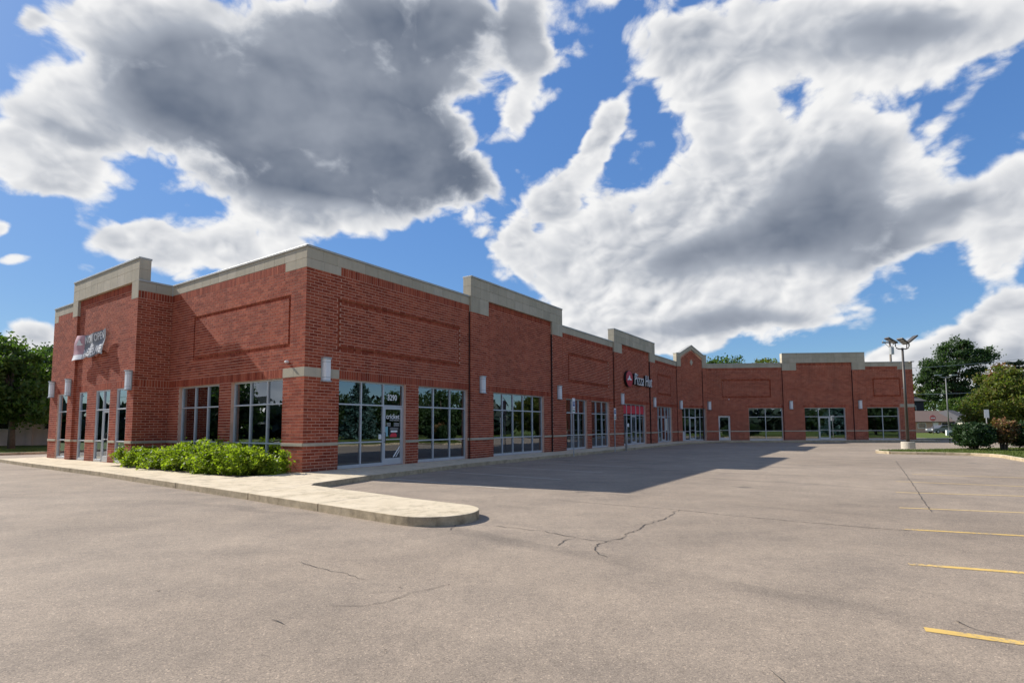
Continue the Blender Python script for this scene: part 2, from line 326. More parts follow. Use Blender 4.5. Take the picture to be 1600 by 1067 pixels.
def mat_paint(name, col, wear):
    m = bpy.data.materials.new(name); m.use_nodes = True
    t = NT(m.node_tree); b = m.node_tree.nodes['Principled BSDF']
    ge = t.n('ShaderNodeNewGeometry'); p = ge.outputs['Position']
    w_ = t.m('ADD', t.m('MULTIPLY', t.noise(p, 26, 5, .75), .6), t.m('MULTIPLY', t.noise(p, 2.3, 4, .6), .4))
    c = t.mix(t.smooth(w_, wear-.05, wear+.05), (.27, .222, .183, 1), t.ramp(t.noise(p, 5, 4, .6), [(.3, tuple(q*.82 for q in col)), (.7, tuple(min(1, q*1.1) for q in col))]))
    t.put(b.inputs['Base Color'], c); b.inputs['Roughness'].default_value = .85; return m
M['yellow'] = mat_paint('yellow_paint', (.68, .45, .12), .47)
M['palepaint'] = mat_paint('worn_yellow_paint', (.58, .44, .20), .50)
M['fadepaint'] = mat_paint('faded_paint', (.46, .40, .31), .52)
M['crack'] = mat('crack_tar', (.075, .064, .054), .95, var=.3, nscale=20)
M['fadepaint'] = mat('faded_paint', (.44, .39, .31), .9, var=.25, nscale=12)
M['palepaint'] = mat('worn_yellow_paint', (.56, .40, .18), .9, var=.25, nscale=12)

# ------------------------------------------------------------------ mesh helpers
class MB:
    def __init__(s): s.v = []; s.f = []
    def quadbox(s, c8, skip=()):
        b = len(s.v); s.v += [tuple(p) for p in c8]
        fs = {'bot': (0, 3, 2, 1), 'top': (4, 5, 6, 7), 'f': (0, 1, 5, 4), 'r': (1, 2, 6, 5), 'b': (2, 3, 7, 6), 'l': (3, 0, 4, 7)}
        for k, q in fs.items():
            if k not in skip: s.f.append(tuple(b+i for i in q))
    def box(s, x0, x1, y0, y1, z0, z1, skip=()):
        s.quadbox([(x0, y0, z0), (x1, y0, z0), (x1, y1, z0), (x0, y1, z0), (x0, y0, z1), (x1, y0, z1), (x1, y1, z1), (x0, y1, z1)], skip)
    def tube(s, p, r0, r1=None, seg=10, cap=True):
        # p: list of points, radius tapering r0->r1
        r1 = r0 if r1 is None else r1; p = [Vector(q) for q in p]; rings = []
        for i, q in enumerate(p):
            d = (p[min(i+1, len(p)-1)]-p[max(i-1, 0)]).normalized()
            a = d.orthogonal().normalized() if abs(d.z) < .99 else Vector((1, 0, 0)); a = (a - d*a.dot(d)).normalized(); bb = d.cross(a)
            r = r0+(r1-r0)*i/max(1, len(p)-1); base = len(s.v)
            for k in range(seg):
                an = 2*math.pi*k/seg; s.v.append(tuple(q+a*math.cos(an)*r+bb*math.sin(an)*r))
            rings.append(base)
        for i in range(len(p)-1):
            for k in range(seg):
                k2 = (k+1) % seg; s.f.append((rings[i]+k, rings[i]+k2, rings[i+1]+k2, rings[i+1]+k))
        if cap:
            s.f.append(tuple(rings[0]+k for k in reversed(range(seg)))); s.f.append(tuple(rings[-1]+k for k in range(seg)))
    def prism(s, poly, z0, z1):
        # poly: CCW list of (x,y)
        b = len(s.v); n = len(poly)
        s.v += [(x, y, z0) for x, y in poly] + [(x, y, z1) for x, y in poly]
        s.f.append(tuple(b+n+i for i in range(n))); s.f.append(tuple(b+i for i in reversed(range(n))))
        for i in range(n):
            j = (i+1) % n; s.f.append((b+i, b+j, b+n+j, b+n+i))
    def ext(s, poly3, vec):
        # extrude a planar 3-D polygon along vec
        b = len(s.v); n = len(poly3); vec = Vector(vec)
        s.v += [tuple(p) for p in poly3] + [tuple(Vector(p)+vec) for p in poly3]
        s.f.append(tuple(b+i for i in reversed(range(n)))); s.f.append(tuple(b+n+i for i in range(n)))
        for i in range(n):
            j = (i+1) % n; s.f.append((b+i, b+j, b+n+j, b+n+i))
    def mesh(s, name, m=None, smooth=False, fix=True):
        me = bpy.data.meshes.new(name); me.from_pydata(s.v, [], s.f); me.update()
        if fix:
            bm = bmesh.new(); bm.from_mesh(me); bmesh.ops.recalc_face_normals(bm, faces=bm.faces); bm.to_mesh(me); bm.free()
        if m: me.materials.append(m)
        if smooth:
            me.polygons.foreach_set('use_smooth', [True]*len(me.polygons))
        return me
    def obj(s, name, m, parent=None, smooth=False, bevel=0, fix=True):
        return link(name, s.mesh(name, m, smooth, fix), parent, bevel)
def link(name, me, parent=None, bevel=0):
    o = bpy.data.objects.new(name, me); C.objects.link(o)
    if parent: o.parent = parent
    if bevel:
        md = o.modifiers.new('bevel', 'BEVEL'); md.width = bevel; md.segments = 2; md.limit_method = 'ANGLE'
    return o
def tag(o, label=None, cat=None, group=None, kind=None):
    if label: o['label'] = label
    if cat: o['category'] = cat
    if group: o['group'] = group
    if kind: o['kind'] = kind
    return o
def thing(name, label, cat, loc=(0, 0, 0), rotz=0, group=None):
    o = bpy.data.objects.new(name, None); C.objects.link(o); o.empty_display_size = .3
    o.location = loc; o.rotation_euler = (0, 0, rotz)
    return tag(o, label, cat, group)
def dup(root, loc, rotz, label=None):
    r = root.copy(); C.objects.link(r); r.location = loc; r.rotation_euler = (0, 0, rotz)
    if label: r['label'] = label
    for ch in list(root.children):
        c = ch.copy(); C.objects.link(c); c.parent = r
        for g in ch.children:
            d = g.copy(); C.objects.link(d); d.parent = c
    return r
def sheet(name, poly, z, m, kind='structure', parent=None):
    mb = MB(); mb.v = [(x, y, z) for x, y in poly]; mb.f = [tuple(range(len(poly)))]
    o = mb.obj(name, m, parent, fix=False)
    if o.data.polygons[0].normal.z < 0: o.data.flip_normals()
    if kind: o['kind'] = kind
    return o
def text_mesh(body, size, extrude, m, shear=0., spacing=1., offset=0.):
    cu = bpy.data.curves.new('lettering', 'FONT'); cu.body = body; cu.size = size; cu.extrude = extrude
    cu.shear = shear; cu.space_character = spacing; cu.offset = offset; cu.align_x = 'LEFT'; cu.resolution_u = 3
    o = bpy.data.objects.new('lettering_tmp', cu); C.objects.link(o)
    dg = bpy.context.evaluated_depsgraph_get(); me = bpy.data.meshes.new_from_object(o.evaluated_get(dg))
    bpy.data.objects.remove(o); me.name = 'lettering'
    me.materials.clear(); me.materials.append(m); return me
def fit_mesh(me, w, h):
    # scale a text mesh to exactly w by h, lower-left corner at the origin
    n = len(me.vertices); co = np.empty(n*3, np.float32); me.vertices.foreach_get('co', co); co = co.reshape(-1, 3)
    mn, mx = co.min(0), co.max(0)
    co[:, 0] = (co[:, 0]-mn[0])*w/(mx[0]-mn[0]); co[:, 1] = (co[:, 1]-mn[1])*h/(mx[1]-mn[1])
    me.vertices.foreach_set('co', co.ravel()); me.update(); return me

# ------------------------------------------------------------------ site frame
P0 = Vector((-6.6171, 17.0663)); dR = Vector((0.55780, 0.82998)); dL = Vector((-0.82998, 0.55780))
def UV(u, v): q = P0+dR*u+dL*v; return (q.x, q.y)

# ------------------------------------------------------------------ ground, lot, lawns
mb = MB(); mb.v = [(-1500, -1500, -.02), (1500, -1500, -.02), (1500, 1500, -.02), (-1500, 1500, -.02)]; mb.f = [(0, 1, 2, 3)]
g = mb.obj('ground', M['grass'], fix=False); tag(g, kind='structure')
lot = sheet('parking_lot', [(-70, -45), (48, -45), (48, 75), (44, 80), (-70, 80)], 0.0, M['asphalt'])
def strip(pts, w, z, jag=0., seed=1):
    rnd = random.Random(seed); mb = MB(); P = []
    for (x0, y0), (x1, y1) in zip(pts[:-1], pts[1:]):
        n = max(2, int(math.hypot(x1-x0, y1-y0)/.07)) if jag else 1
        for i in range(n): P.append((x0+(x1-x0)*i/n, y0+(y1-y0)*i/n))
    P.append(pts[-1]); L = []; dx_ = 0
    for i, (x, y) in enumerate(P):
        a = P[max(0, i-1)]; b_ = P[min(len(P)-1, i+1)]; d = Vector((b_[0]-a[0], b_[1]-a[1])).normalized(); n = Vector((-d.y, d.x))
        if jag: dx_ = dx_*.75+rnd.uniform(-jag, jag)
        ww = w*(rnd.uniform(.35, 1.25) if jag else 1)*.5
        if jag and (i == 0 or i == len(P)-1): ww *= .2
        c = Vector((x, y))+n*dx_; L.append((c+n*ww, c-n*ww))
    for a, b_ in L: mb.v += [(a.x, a.y, z), (b_.x, b_.y, z)]
    for i in range(len(L)-1): mb.f.append((2*i, 2*i+1, 2*i+3, 2*i+2))
    return mb
def upright(o):
    me = o.data
    if me.polygons and me.polygons[0].normal.z < 0: me.flip_normals()
    return o
CR = [([(3.15, 10.15), (2.82, 9.72), (2.45, 9.14), (2.15, 8.79), (1.78, 8.27), (1.58, 7.8), (1.36, 7.58), (1.07, 7.12), (1.0, 6.87), (1.05, 6.73), (1.1, 6.54)], .017, .045),
      ([(.94, 11.62), (1.91, 10.93), (3.15, 10.15), (3.88, 9.49), (4.68, 8.9), (5.38, 8.38), (5.89, 8.07)], .018, .014),
      ([(-.31, 8.63), (.47, 8.2), (.89, 7.72), (1.1, 7.59), (1.42, 7.42)], .015, .03), ([(-2.55, 6.45), (-2.32, 6.3), (-2.05, 6.08), (-1.74, 5.84), (-1.49, 5.65)], .009, .03),
      ([(-1.7, 4.86), (-1.37, 4.89), (-1.17, 5.01), (-.97, 5.2), (-.65, 5.52)], .008, .026), ([(16.63, 23.5), (12.43, 17.17), (9.34, 12.53), (7.52, 9.8)], .015, .009),
      ([(3.55, 4.44), (3.56, 4.23), (3.68, 4.11)], .01, .015), ([(1.65, 3.6), (1.64, 3.3)], .01, .015), ([(-2.0, 4.55), (-1.81, 4.41)], .01, .012),
      ([(.89, 7.72), (.7, 7.5), (.62, 7.2)], .014, .02), ([(-1.1, 9.1), (-.9, 8.7), (-.95, 8.3)], .014, .02)]
for i, (pts, w, j) in enumerate(CR): upright(strip(pts, w, .0065, j, i+3).obj('crack', M['crack'], lot, fix=False))
ST = [((4.472, 6.209), (5.405, 5.821), .10, 'yellow'), ((3.165, 4.265), (3.667, 3.99), .10, 'yellow'), ((5.872, 8.244), (7.202, 7.715), .09, 'yellow'),
      ((7.33, 10.343), (9.074, 9.688), .09, 'palepaint'), ((8.922, 12.666), (11.17, 11.896), .09, 'palepaint'), ((10.633, 15.071), (12.887, 13.706), .09, 'palepaint'), ((12.627, 17.161), (14.955, 15.886), .09, 'palepaint')]
for (a, b_, w, mk) in ST:
    d = (Vector(b_)-Vector(a)).normalized(); e = Vector(a)+d*5.3
    upright(strip([a, tuple(e)], w, .0035, 0).obj('painted_line', M[mk], lot, fix=False))
for u in (1.2, 4.0, 6.8, 9.6, 12.4, 17.2, 22.0, 24.8, 27.6, 30.4):      # worn stall lines in front of the shops
    upright(strip([UV(u, -2.75 if u < 4 else -1.95), UV(u-.35, -7.3)], .10, .0035, 0).obj('painted_line', M['fadepaint'], lot, fix=False))

# lawn strip with kerb, right of the stalls
LAWN = [(20.3, 29.05), (21.2, 28.35), (22.2, 27.75), (22.95, 27.1), (23.25, 26.3), (22.9, 25.2), (22.3, 24.2), (21.3, 22.4), (22.5, 15), (25, 5), (28, -20), (47, -20), (47, 35.5), (36, 34.2), (27, 32.4), (22.6, 31.6), (20.9, 31.0), (20.25, 30.0)]
lawn = MB(); lawn.prism(LAWN, -.05, .115); lawn = tag(lawn.obj('lawn', M['grass']), kind='structure')
def kerb_run(poly, w, h, seg, parent, closed=True, name='kerb_stone', rng=None):
    n = len(poly); edges = [(i, (i+1) % n) for i in (rng if rng is not None else range(n if closed else n-1))]
    for i, j in edges:
        a, b_ = Vector(poly[i]), Vector(poly[j]); L = (b_-a).length; k = max(1, round(L/seg)); d = (b_-a)/L; nn = Vector((d.y, -d.x))
        for q in range(k):
            s0, s1 = L*q/k+.004, L*(q+1)/k-.004; p0, p1 = a+d*s0, a+d*s1
            mb = MB(); pl = [p0+nn*w*.5, p1+nn*w*.5, p1-nn*w*.5, p0-nn*w*.5]
            mb.prism([(p.x, p.y) for p in pl], -.04, h+random.uniform(-.003, .003)); mb.obj(name, M['pave'], parent, bevel=.015)
kerb_run(LAWN, .16, .14, 3.0, lawn, rng=list(range(0, 9))+list(range(13, 18)))

# verge and kerb at far left, behind which the pale building stands
VG = [(-29.5, 32.6), (-27.2, 36.0), (-38, 62), (-70, 62), (-70, 14), (-38, 24)]
verge = MB(); verge.prism(VG, -.05, .12); verge = tag(verge.obj('grass_verge', M['grass']), kind='structure')
kerb_run(VG, .18, .15, 3.0, verge, rng=[0, 1, 5])

# ------------------------------------------------------------------ pavement: slabs
pave = tag(bpy.data.objects.new('pavement', None), kind='structure'); C.objects.link(pave)
def slab(poly_uv, h=.15):
    pts = [UV(*p) for p in poly_uv]
    ar = sum(pts[i][0]*pts[(i+1) % len(pts)][1]-pts[(i+1) % len(pts)][0]*pts[i][1] for i in range(len(pts)))
    if ar < 0: pts = pts[::-1]
    mb = MB(); mb.prism(pts, -.05, h+random.uniform(-.002, .002)); return mb.obj('slab', M['pave'], pave, bevel=.012)
def cu_(v): return -3.62+ (v+0.0)*.034 if v > -3 else -3.62+v*.068   # outer kerb line u(v)
def cu_(v):
    K = [(22, -2.6), (15, -3.0), (6, -3.25), (0, -3.62), (-3.8, -3.85), (-8.4, -4.2)]
    for (v0, u0), (v1, u1) in zip(K[:-1], K[1:]):
        if v <= v0+1e-6 and v >= v1-1e-6: return u0+(u1-u0)*(v-v0)/(v1-v0)
    return K[0][1] if v > 22 else K[-1][1]
g_ = .009
vs = [19.6, 16.6, 13.6, 10.6, 9.1]
for a, b_ in zip(vs[:-1], vs[1:]): slab([(cu_(a), a-g_), (-1.0, a-g_), (-1.0, b_+g_), (cu_(b_), b_+g_)])
vs = [9.1, 6.2, 3.2, .2]
for a, b_ in zip(vs[:-1], vs[1:]): slab([(cu_(a), a-g_), (-1.95, a-g_), (-1.95, b_+g_), (cu_(b_), b_+g_)])
slab([(cu_(.2), .2-g_), (.6, .2-g_), (.25, -2.62), (-1.72, -3.05), (cu_(-3.6), -3.6+g_)])
# tongue with rounded nose
tn = [(cu_(-3.6), -3.6-g_), (-1.78, -3.07), (-2.1, -3.4), (-2.55, -7.0), (-2.66, -8.55)]
for k in range(21):
    an = math.pi*k/20; tn.append((-3.43+.77*math.cos(an), -8.65-.78*math.sin(an)))
tn += [(cu_(-8.4), -8.4)]
tn = [(cu_(-6.3), -6.3-g_), (-2.42, -6.3-g_)]+tn[3:]
slab([(cu_(-3.6), -3.6-g_), (-1.78, -3.07), (-2.1, -3.4), (-2.42, -6.3+g_), (cu_(-6.3), -6.3+g_)])
slab(tn)
# along the shops: dR direction
us = [.25, 3.0, 6, 9, 12, 15, 18, 21, 24, 27, 30, 33, 36, 39]
def cv(u): return -2.62+.135*min(u, 6) if u < 6 else (-1.81 if u < 36 else -1.81-(u-36)*.35)
for a, b_ in zip(us[:-1], us[1:]):
    slab([(a+g_ if a > .3 else .6, .2 if a < .3 else .02), (b_-g_, .02), (b_-g_, cv(b_)), (a+g_, cv(a))])
WPV = None
# bed for the shrubs
bed = MB(); bed.prism([UV(-1.95, 9.05), UV(-1.95, .25), UV(-.02, .25), UV(-.02, 9.05)], -.05, .135); bed.obj('planting_bed', M['soil'], pave)

# ------------------------------------------------------------------ the shopping centre
BASE = Vector((P0.x, P0.y, 0))
shop = thing('shopping_centre', 'long L-shaped red brick shopping centre with pale stone parapets', 'building', BASE)
class Fac:
    def __init__(s, O, d, n, L): s.O, s.d, s.n, s.L = Vector(O), Vector(d), Vector(n), L
    def P(s, a, z, o=0.): q = s.O+s.d*a+s.n*o; return Vector((q.x-BASE.x, q.y-BASE.y, z))
    def Wd(s, a, z, o=0.): q = s.O+s.d*a+s.n*o; return Vector((q.x, q.y, z))
    def rotz(s): return math.atan2(s.n.y, s.n.x)-math.pi/2
    def box(s, mb, a0, a1, z0, z1, o0, o1, skip=()):
        # 'f' is the outward face
        c = [s.P(a0, z0, o1), s.P(a1, z0, o1), s.P(a1, z0, o0), s.P(a0, z0, o0), s.P(a0, z1, o1), s.P(a1, z1, o1), s.P(a1, z1, o0), s.P(a0, z1, o0)]
        mb.quadbox(c, skip)
E0 = P0+dR*39.1; dG = Vector((math.sin(RAD(60)), math.cos(RAD(60)))); E1 = E0+dG*4.02
B1 = Vector((37.7, 50.4)); dW = (B1-E1).normalized(); LW = (B1-E1).length
def rightn(d): return Vector((d.y, -d.x))
RF = Fac(P0, dR, rightn(dR), 39.1); GF = Fac(E0, dG, rightn(dG), 4.02); WF = Fac(E1, dW, rightn(dW), LW)
LF = Fac(P0, dL, -dR, 9.1); OFF = 1.26
RT = Fac(P0+dL*9.1-dR*OFF, dR, -dL, OFF); BF = Fac(P0+dL*9.1-dR*OFF, dL, -dR, 9.55)
ZB = .15; CH = .1016
def zc(k): return ZB+CH*k
Z_BAND0, Z_BAND1 = zc(8), zc(9); Z_H = zc(30); Z_S = zc(33); Z_P = zc(65); Z_U = zc(68); Z_R = zc(72); H_LO, H_HI = 7.5, 8.42
BL, BJ = .3048, .018
cand = []            # full bricks: (area, facade, a, z, out)
bricks = MB()        # every other brick
stonecache = {}
def add_brick(F, a0, a1, z0, z1, o, depth=.05):
    if o > .03 or (F is BF and o > -.05): depth = .13
    o += random.uniform(-.0018, .0018)
    F.box(bricks, a0, a1, z0, z1, o-depth, o, skip=('b',))
camp = Vector((0, 0, 1.57))
def fill(F, a0, a1, k0, k1, o, obst=()):
    for k in range(k0, k1):
        z0, z1 = zc(k)+BJ*.5, zc(k+1)-BJ*.5
        iv = [(a0, a1)]
        for (p, q, y0, y1) in obst:
            if y0 < z1-.02 and y1 > z0+.02:
                nv = []
                for (x0, x1) in iv:
                    if q <= x0 or p >= x1: nv.append((x0, x1)); continue
                    if p > x0: nv.append((x0, p))
                    if q < x1: nv.append((q, x1))
                iv = nv
        ofs = (.0, .1524)[k % 2]
        for (x0, x1) in iv:
            if x1-x0 < .02: continue
            i0 = math.floor((x0-ofs)/BL)
            i = i0
            while ofs+i*BL < x1-1e-4:
                b0, b1 = max(x0, ofs+i*BL), min(x1, ofs+(i+1)*BL); i += 1
                if b1-b0 < .035: continue
                e0, e1 = b0+BJ*.5, b1-BJ*.5
                if b0 == x0: e0 = b0+.001
                if b1 == x1: e1 = b1-.001
                if b1-b0 > BL-1e-4 and b0 != x0 and b1 != x1:
                    c = F.Wd((e0+e1)/2, (z0+z1)/2, o); dv = camp-c; dist = dv.length
                    cand.append((max(0, dv.dot(Vector((F.n.x, F.n.y, 0)))/dist)/dist**2, F, e0, z0, o))
                else: add_brick(F, e0, e1, z0, z1, o, .135)
def soldier(F, a0, a1, z0, h, o, w=CH):
    n = max(1, round((a1-a0)/w)); ww = (a1-a0)/n
    for i in range(n): add_brick(F, a0+i*ww+BJ*.45, a0+(i+1)*ww-BJ*.45, z0+BJ*.5, z0+h-BJ*.5, o)
def stone(F, a0, a1, z0, z1, o0, o1, seg=.62):
    n = max(1, round((a1-a0)/seg)); w = (a1-a0)/n
    for i in range(n):
        key = (round(w, 3), round(z1-z0, 3), round(o1-o0, 3))
        if key not in stonecache:
            mb = MB(); mb.box(.0025, w-.0025, 0, o1-o0, .0025, z1-z0-.0025); stonecache[key] = mb.mesh('stone_block', M['stone'])
        ob = link('stone_block', stonecache[key], shop, .006)
        # local x along the wall seen from outside, local y outward
        pl = F.P(a0+i*w, z0, o0); fl = F.d.cross(F.n) if False else (F.d.x*F.n.y-F.d.y*F.n.x)
        if fl > 0: ob.location = pl; ob.rotation_euler = (0, 0, math.atan2(F.d.y, F.d.x))
        else: ob.location = F.P(a0+(i+1)*w, z0, o0); ob.rotation_euler = (0, 0, math.atan2(-F.d.y, -F.d.x))
wallmb = MB()
def wall(F, rects, holes, o=-.008):
    om = max(q[4] for q in rects)
    for (a0, a1, z0, z1, oo) in rects:
        proud = len(rects) > 1 and oo == om
        back = -.29 if proud else -.30
        e0 = a0 < 1e-6 and F in (RF, LF, RT, BF); e1 = abs(a1-F.L) < 1e-6 and F in (WF, BF)
        b0 = a0+.013 if (e0 or proud) else a0-.03; b1 = a1-.013 if (e1 or proud) else a1+.03
        if F in (LF, RT) and not e0: b1 = a1+.12
        if F in (LF, RT): b1 = a1+.12
        xs = sorted({b0, b1, *[h for q in holes for h in q[:2] if b0 < h < b1]}); zs = sorted({z0, z1, *[h for q in holes for h in q[2:4] if z0 < h < z1]})
        for x0, x1 in zip(xs[:-1], xs[1:]):
            for y0, y1 in zip(zs[:-1], zs[1:]):
                cx, cz = (x0+x1)/2, (y0+y1)/2
                if any(q[0] < cx < q[1] and q[2] < cz < q[3] for q in holes): continue
                F.box(wallmb, x0, x1, y0, y1, back, oo+o)
copmb = []
def coping(F, a0, a1, z, o0, o1):
    mb = MB(); F.box(mb, a0, a1, z-.075, z, o0-.03, o1+.03); mb.obj('coping', M['coping'], shop, bevel=.008)

# ---- windows and doors
FD = .115     # frame set back from the brick face
def window(F, a0, a1, z0, z1, cols, rows, door=None, sub=None, solid=(), o=0.):
    mb = MB(); fo = o-FD; w = .05
    xs = [a0]+list(cols)+[a1]; zs = [z0]+list(rows)+[z1]
    sill = .11
    for i, x in enumerate(xs):
        xa, xb = (x, x+w) if i == 0 else ((x-w, x) if i == len(xs)-1 else (x-w/2, x+w/2))
        F.box(mb, xa, xb, z0, z1, fo-.10, fo)
    def edge(i, side):
        x = xs[i]
        return (x+w if i == 0 else x+w/2) if side == 'l' else (x-w if i == len(xs)-1 else x-w/2)
    for i in range(len(xs)-1):
        l, r = edge(i, 'l'), edge(i+1, 'r')
        for j, z in enumerate(zs):
            if door == i and j < len(zs)-2: continue
            if j == 0: F.box(mb, l, r, z0, z0+sill, fo-.10, fo+.012)
            elif j == len(zs)-1: F.box(mb, l, r, z1-w, z1, fo-.10, fo-.003)
            else: F.box(mb, l, r, z-w/2, z+w/2, fo-.10, fo-.003)
    wn = mb.obj('window', M['alu'], shop, bevel=.005)
    for i in range(len(xs)-1):
        l, r = edge(i, 'l'), edge(i+1, 'r')
        for j in range(len(zs)-1):
            zb = zs[j]+(sill if j == 0 else w/2); zt = zs[j+1]-(w if j == len(zs)-2 else w/2)
            if door == i and j < len(zs)-2: continue
            pm = MB(); F.box(pm, l, r, zb, zt, fo-.062, fo-.05)
            pm.obj('solid_panel' if (i, j) in solid else 'pane', M['alu'] if (i, j) in solid else M['glass'], wn)
    if door is not None:
        l, r = edge(door, 'l')+.006, edge(door+1, 'r')-.006; zt = zs[-2]-w/2-.006
        make_door(F, l, r, z0+.008, zt, fo-.012)
    return wn
def make_door(F, l, r, z0, zt, fo, mid=True):
    mb = MB(); s = .085
    F.box(mb, l, l+s, z0, zt, fo-.05, fo); F.box(mb, r-s, r, z0, zt, fo-.05, fo)
    F.box(mb, l+s, r-s, zt-.10, zt, fo-.05, fo-.002); F.box(mb, l+s, r-s, z0, z0+.24, fo-.05, fo-.002)
    if mid: F.box(mb, l+s, r-s, z0+.92, z0+.96, fo-.05, fo-.004)
    dr = mb.obj('door', M['alu'], shop, bevel=.005)
    pm = MB(); F.box(pm, l+s, r-s, z0+.24, (z0+.92 if mid else zt-.10), fo-.032, fo-.022); pm.obj('pane', M['glass'], dr)
    if mid:
        pm = MB(); F.box(pm, l+s, r-s, z0+.96, zt-.10, fo-.032, fo-.022); pm.obj('pane', M['glass'], dr)
    hd = MB(); hx = l+s*.5
    hd.tube([F.P(hx, z0+.85, fo-.005), F.P(hx, z0+.85, fo+.06), F.P(hx, z0+1.2, fo+.06), F.P(hx, z0+1.2, fo-.005)], .014, seg=8)
    hd.obj('handle', M['black'], dr, smooth=True)
    return dr
SILL, MIDR = 1.03, 2.36
HOLES = {RF: [], GF: [], WF: [], LF: [], RT: [], BF: []}
def win(F, a0, a1, cols, door=None, solid=(), rows=(SILL, MIDR), z0=.155, z1=Z_H-.005):
    HOLES[F].append((a0, a1, ZB, Z_H)); window(F, a0+.004, a1-.004, z0, z1, cols, rows, door, None, solid)
win(RF, 1.35, 4.50, (2.42, 3.46), door=2)
win(RF, 5.20, 8.31, (6.2, 7.25))
win(RF, 10.28, 15.0, (11.2, 12.12, 13.06, 14.0))
win(RF, 17.58, 20.32, (18.5, 19.4)); win(RF, 21.0, 23.74, (21.92, 22.84))
win(RF, 26.28, 30.86, (27.22, 28.11, 29.05, 29.9), door=2)
win(RF, 33.6, 37.46, (34.25, 35.04, 36.0, 36.78), door=2)
win(GF, .64, 3.78, (1.12, 1.72, 2.52, 3.14), door=2, solid=((0, 0),))
win(WF, 3.88, 7.03, (5.46,)); win(WF, 9.05, 12.78, (10.36, 11.38), door=1); win(WF, 14.77, 17.66, (16.2,))
HOLES[WF].append((1.04, 2.14, ZB, zc(23)))
mb = MB(); fo = -.1
WF.box(mb, 1.044, 1.094, .155, zc(23)-.005, fo-.1, fo); WF.box(mb, 2.086, 2.136, .155, zc(23)-.005, fo-.1, fo); WF.box(mb, 1.094, 2.086, zc(23)-.055, zc(23)-.005, fo-.1, fo-.003)
mb.obj('door_frame', M['white'], shop); make_door(WF, 1.10, 2.08, .165, zc(23)-.062, fo-.012)
win(LF, 1.15, 4.31, (2.21, 3.24)); win(LF, 5.13, 8.2, (6.16, 7.12))
win(BF, .88, 1.86, ()); win(BF, 2.52, 4.0, (3.22,), door=0); win(BF, 5.0, 5.9, ()); win(BF, 7.25, 8.5, ())

# ---- brickwork per bay
def frame_panel(F, a0, a1, z0, z1, ob):
    # sunk rectangular panel: a ring of sunk rowlock headers around a flush field
    w = CH
    ob += [(a0, a1, z0, z0+w), (a0, a1, z1-w, z1), (a0, a0+w, z0, z1), (a1-w, a1, z0, z1)]
    o = -.045
    for zz in (z0, z1-w):
        n = max(1, round((a1-a0)/CH)); ww = (a1-a0)/n
        for i in range(n): add_brick(F, a0+i*ww+.004, a0+(i+1)*ww-.004, zz+.004, zz+w-.004, o)
    n = max(1, round((z1-z0-2*w)/CH)); ww = (z1-z0-2*w)/n
    for aa in (a0, a1-w):
        for i in range(n): add_brick(F, aa+.004, aa+w-.004, z0+w+i*ww+.004, z0+w+(i+1)*ww-.004, o)
    e = .012; rg = [(a0-e, a1+e, z0-e, z0+w+e), (a0-e, a1+e, z1-w-e, z1+e), (a0-e, a0+w+e, z0+w+e, z1-w-e), (a1-w-e, a1+e, z0+w+e, z1-w-e)]
    HOLES[F] += rg
    for q in rg:
        F.box(wallmb, q[0], q[1], q[2], q[3], -.30, o-.013)
def bandpiece(F, a0, a1, o, n=1):
    ws = [(a0, a1)]
    for h in sorted(HOLES[F]):
        if not (h[2] <= ZB+.01 and h[3] > 2): continue
        nv = []
        for x0, x1 in ws:
            if h[1] <= x0 or h[0] >= x1: nv.append((x0, x1)); continue
            if h[0] > x0: nv.append((x0, h[0]))
            if h[1] < x1: nv.append((h[1], x1))
        ws = nv
    for x0, x1 in ws:
        if x1-x0 > .03: stone(F, x0, x1, Z_BAND0, Z_BAND1, o-.05, o+.028, 1.3)
def winholes(F): return [h for h in HOLES[F] if h[2] <= ZB+.01]
def low_bay(F, a0, a1, corner0=0., corner1=0., sold=None, panel=None, o=0., lint0=0., lint1=0.):
    wh = winholes(F); ob = list(wh)
    p0, p1 = a0+corner0, a1-corner1
    if panel: frame_panel(F, *panel, ob)
    ob.append((p0, p1, Z_P, Z_U))
    ob.append((a0, a1, Z_BAND0, Z_BAND1)); bandpiece(F, a0, a1, o)
    if sold:
        for s0, s1 in sold: ob.append((s0, s1, Z_H, Z_S)); soldier(F, s0, s1, Z_H, Z_S-Z_H, o)
    if lint0: ob.append((a0, a0+lint0, Z_H, Z_S)); stone(F, a0, a0+lint0, Z_H, Z_S, o-.1, o+.006, .7)
    if lint1: ob.append((a1-lint1, a1, Z_H, Z_S)); stone(F, a1-lint1, a1, Z_H, Z_S, o-.1, o+.006, .7)
    fill(F, p0, p1, 0, 68, o, ob)
    if corner0: fill(F, a0, p0, 0, 65, o, ob); stone(F, a0, p0, Z_P, Z_U, o-.1, o+.004, .65)
    if corner1: fill(F, p1, a1, 0, 65, o, ob); stone(F, p1, a1, Z_P, Z_U, o-.1, o+.004, .65)
    soldier(F, p0, p1, Z_P, Z_U-Z_P, o)
    stone(F, a0, a1, Z_U, H_LO-.075, o-.3, o+.004); coping(F, a0, a1, H_LO, o-.3, o+.004)
    WALLS.append((F, [(a0, a1, 0, Z_U, o)]))
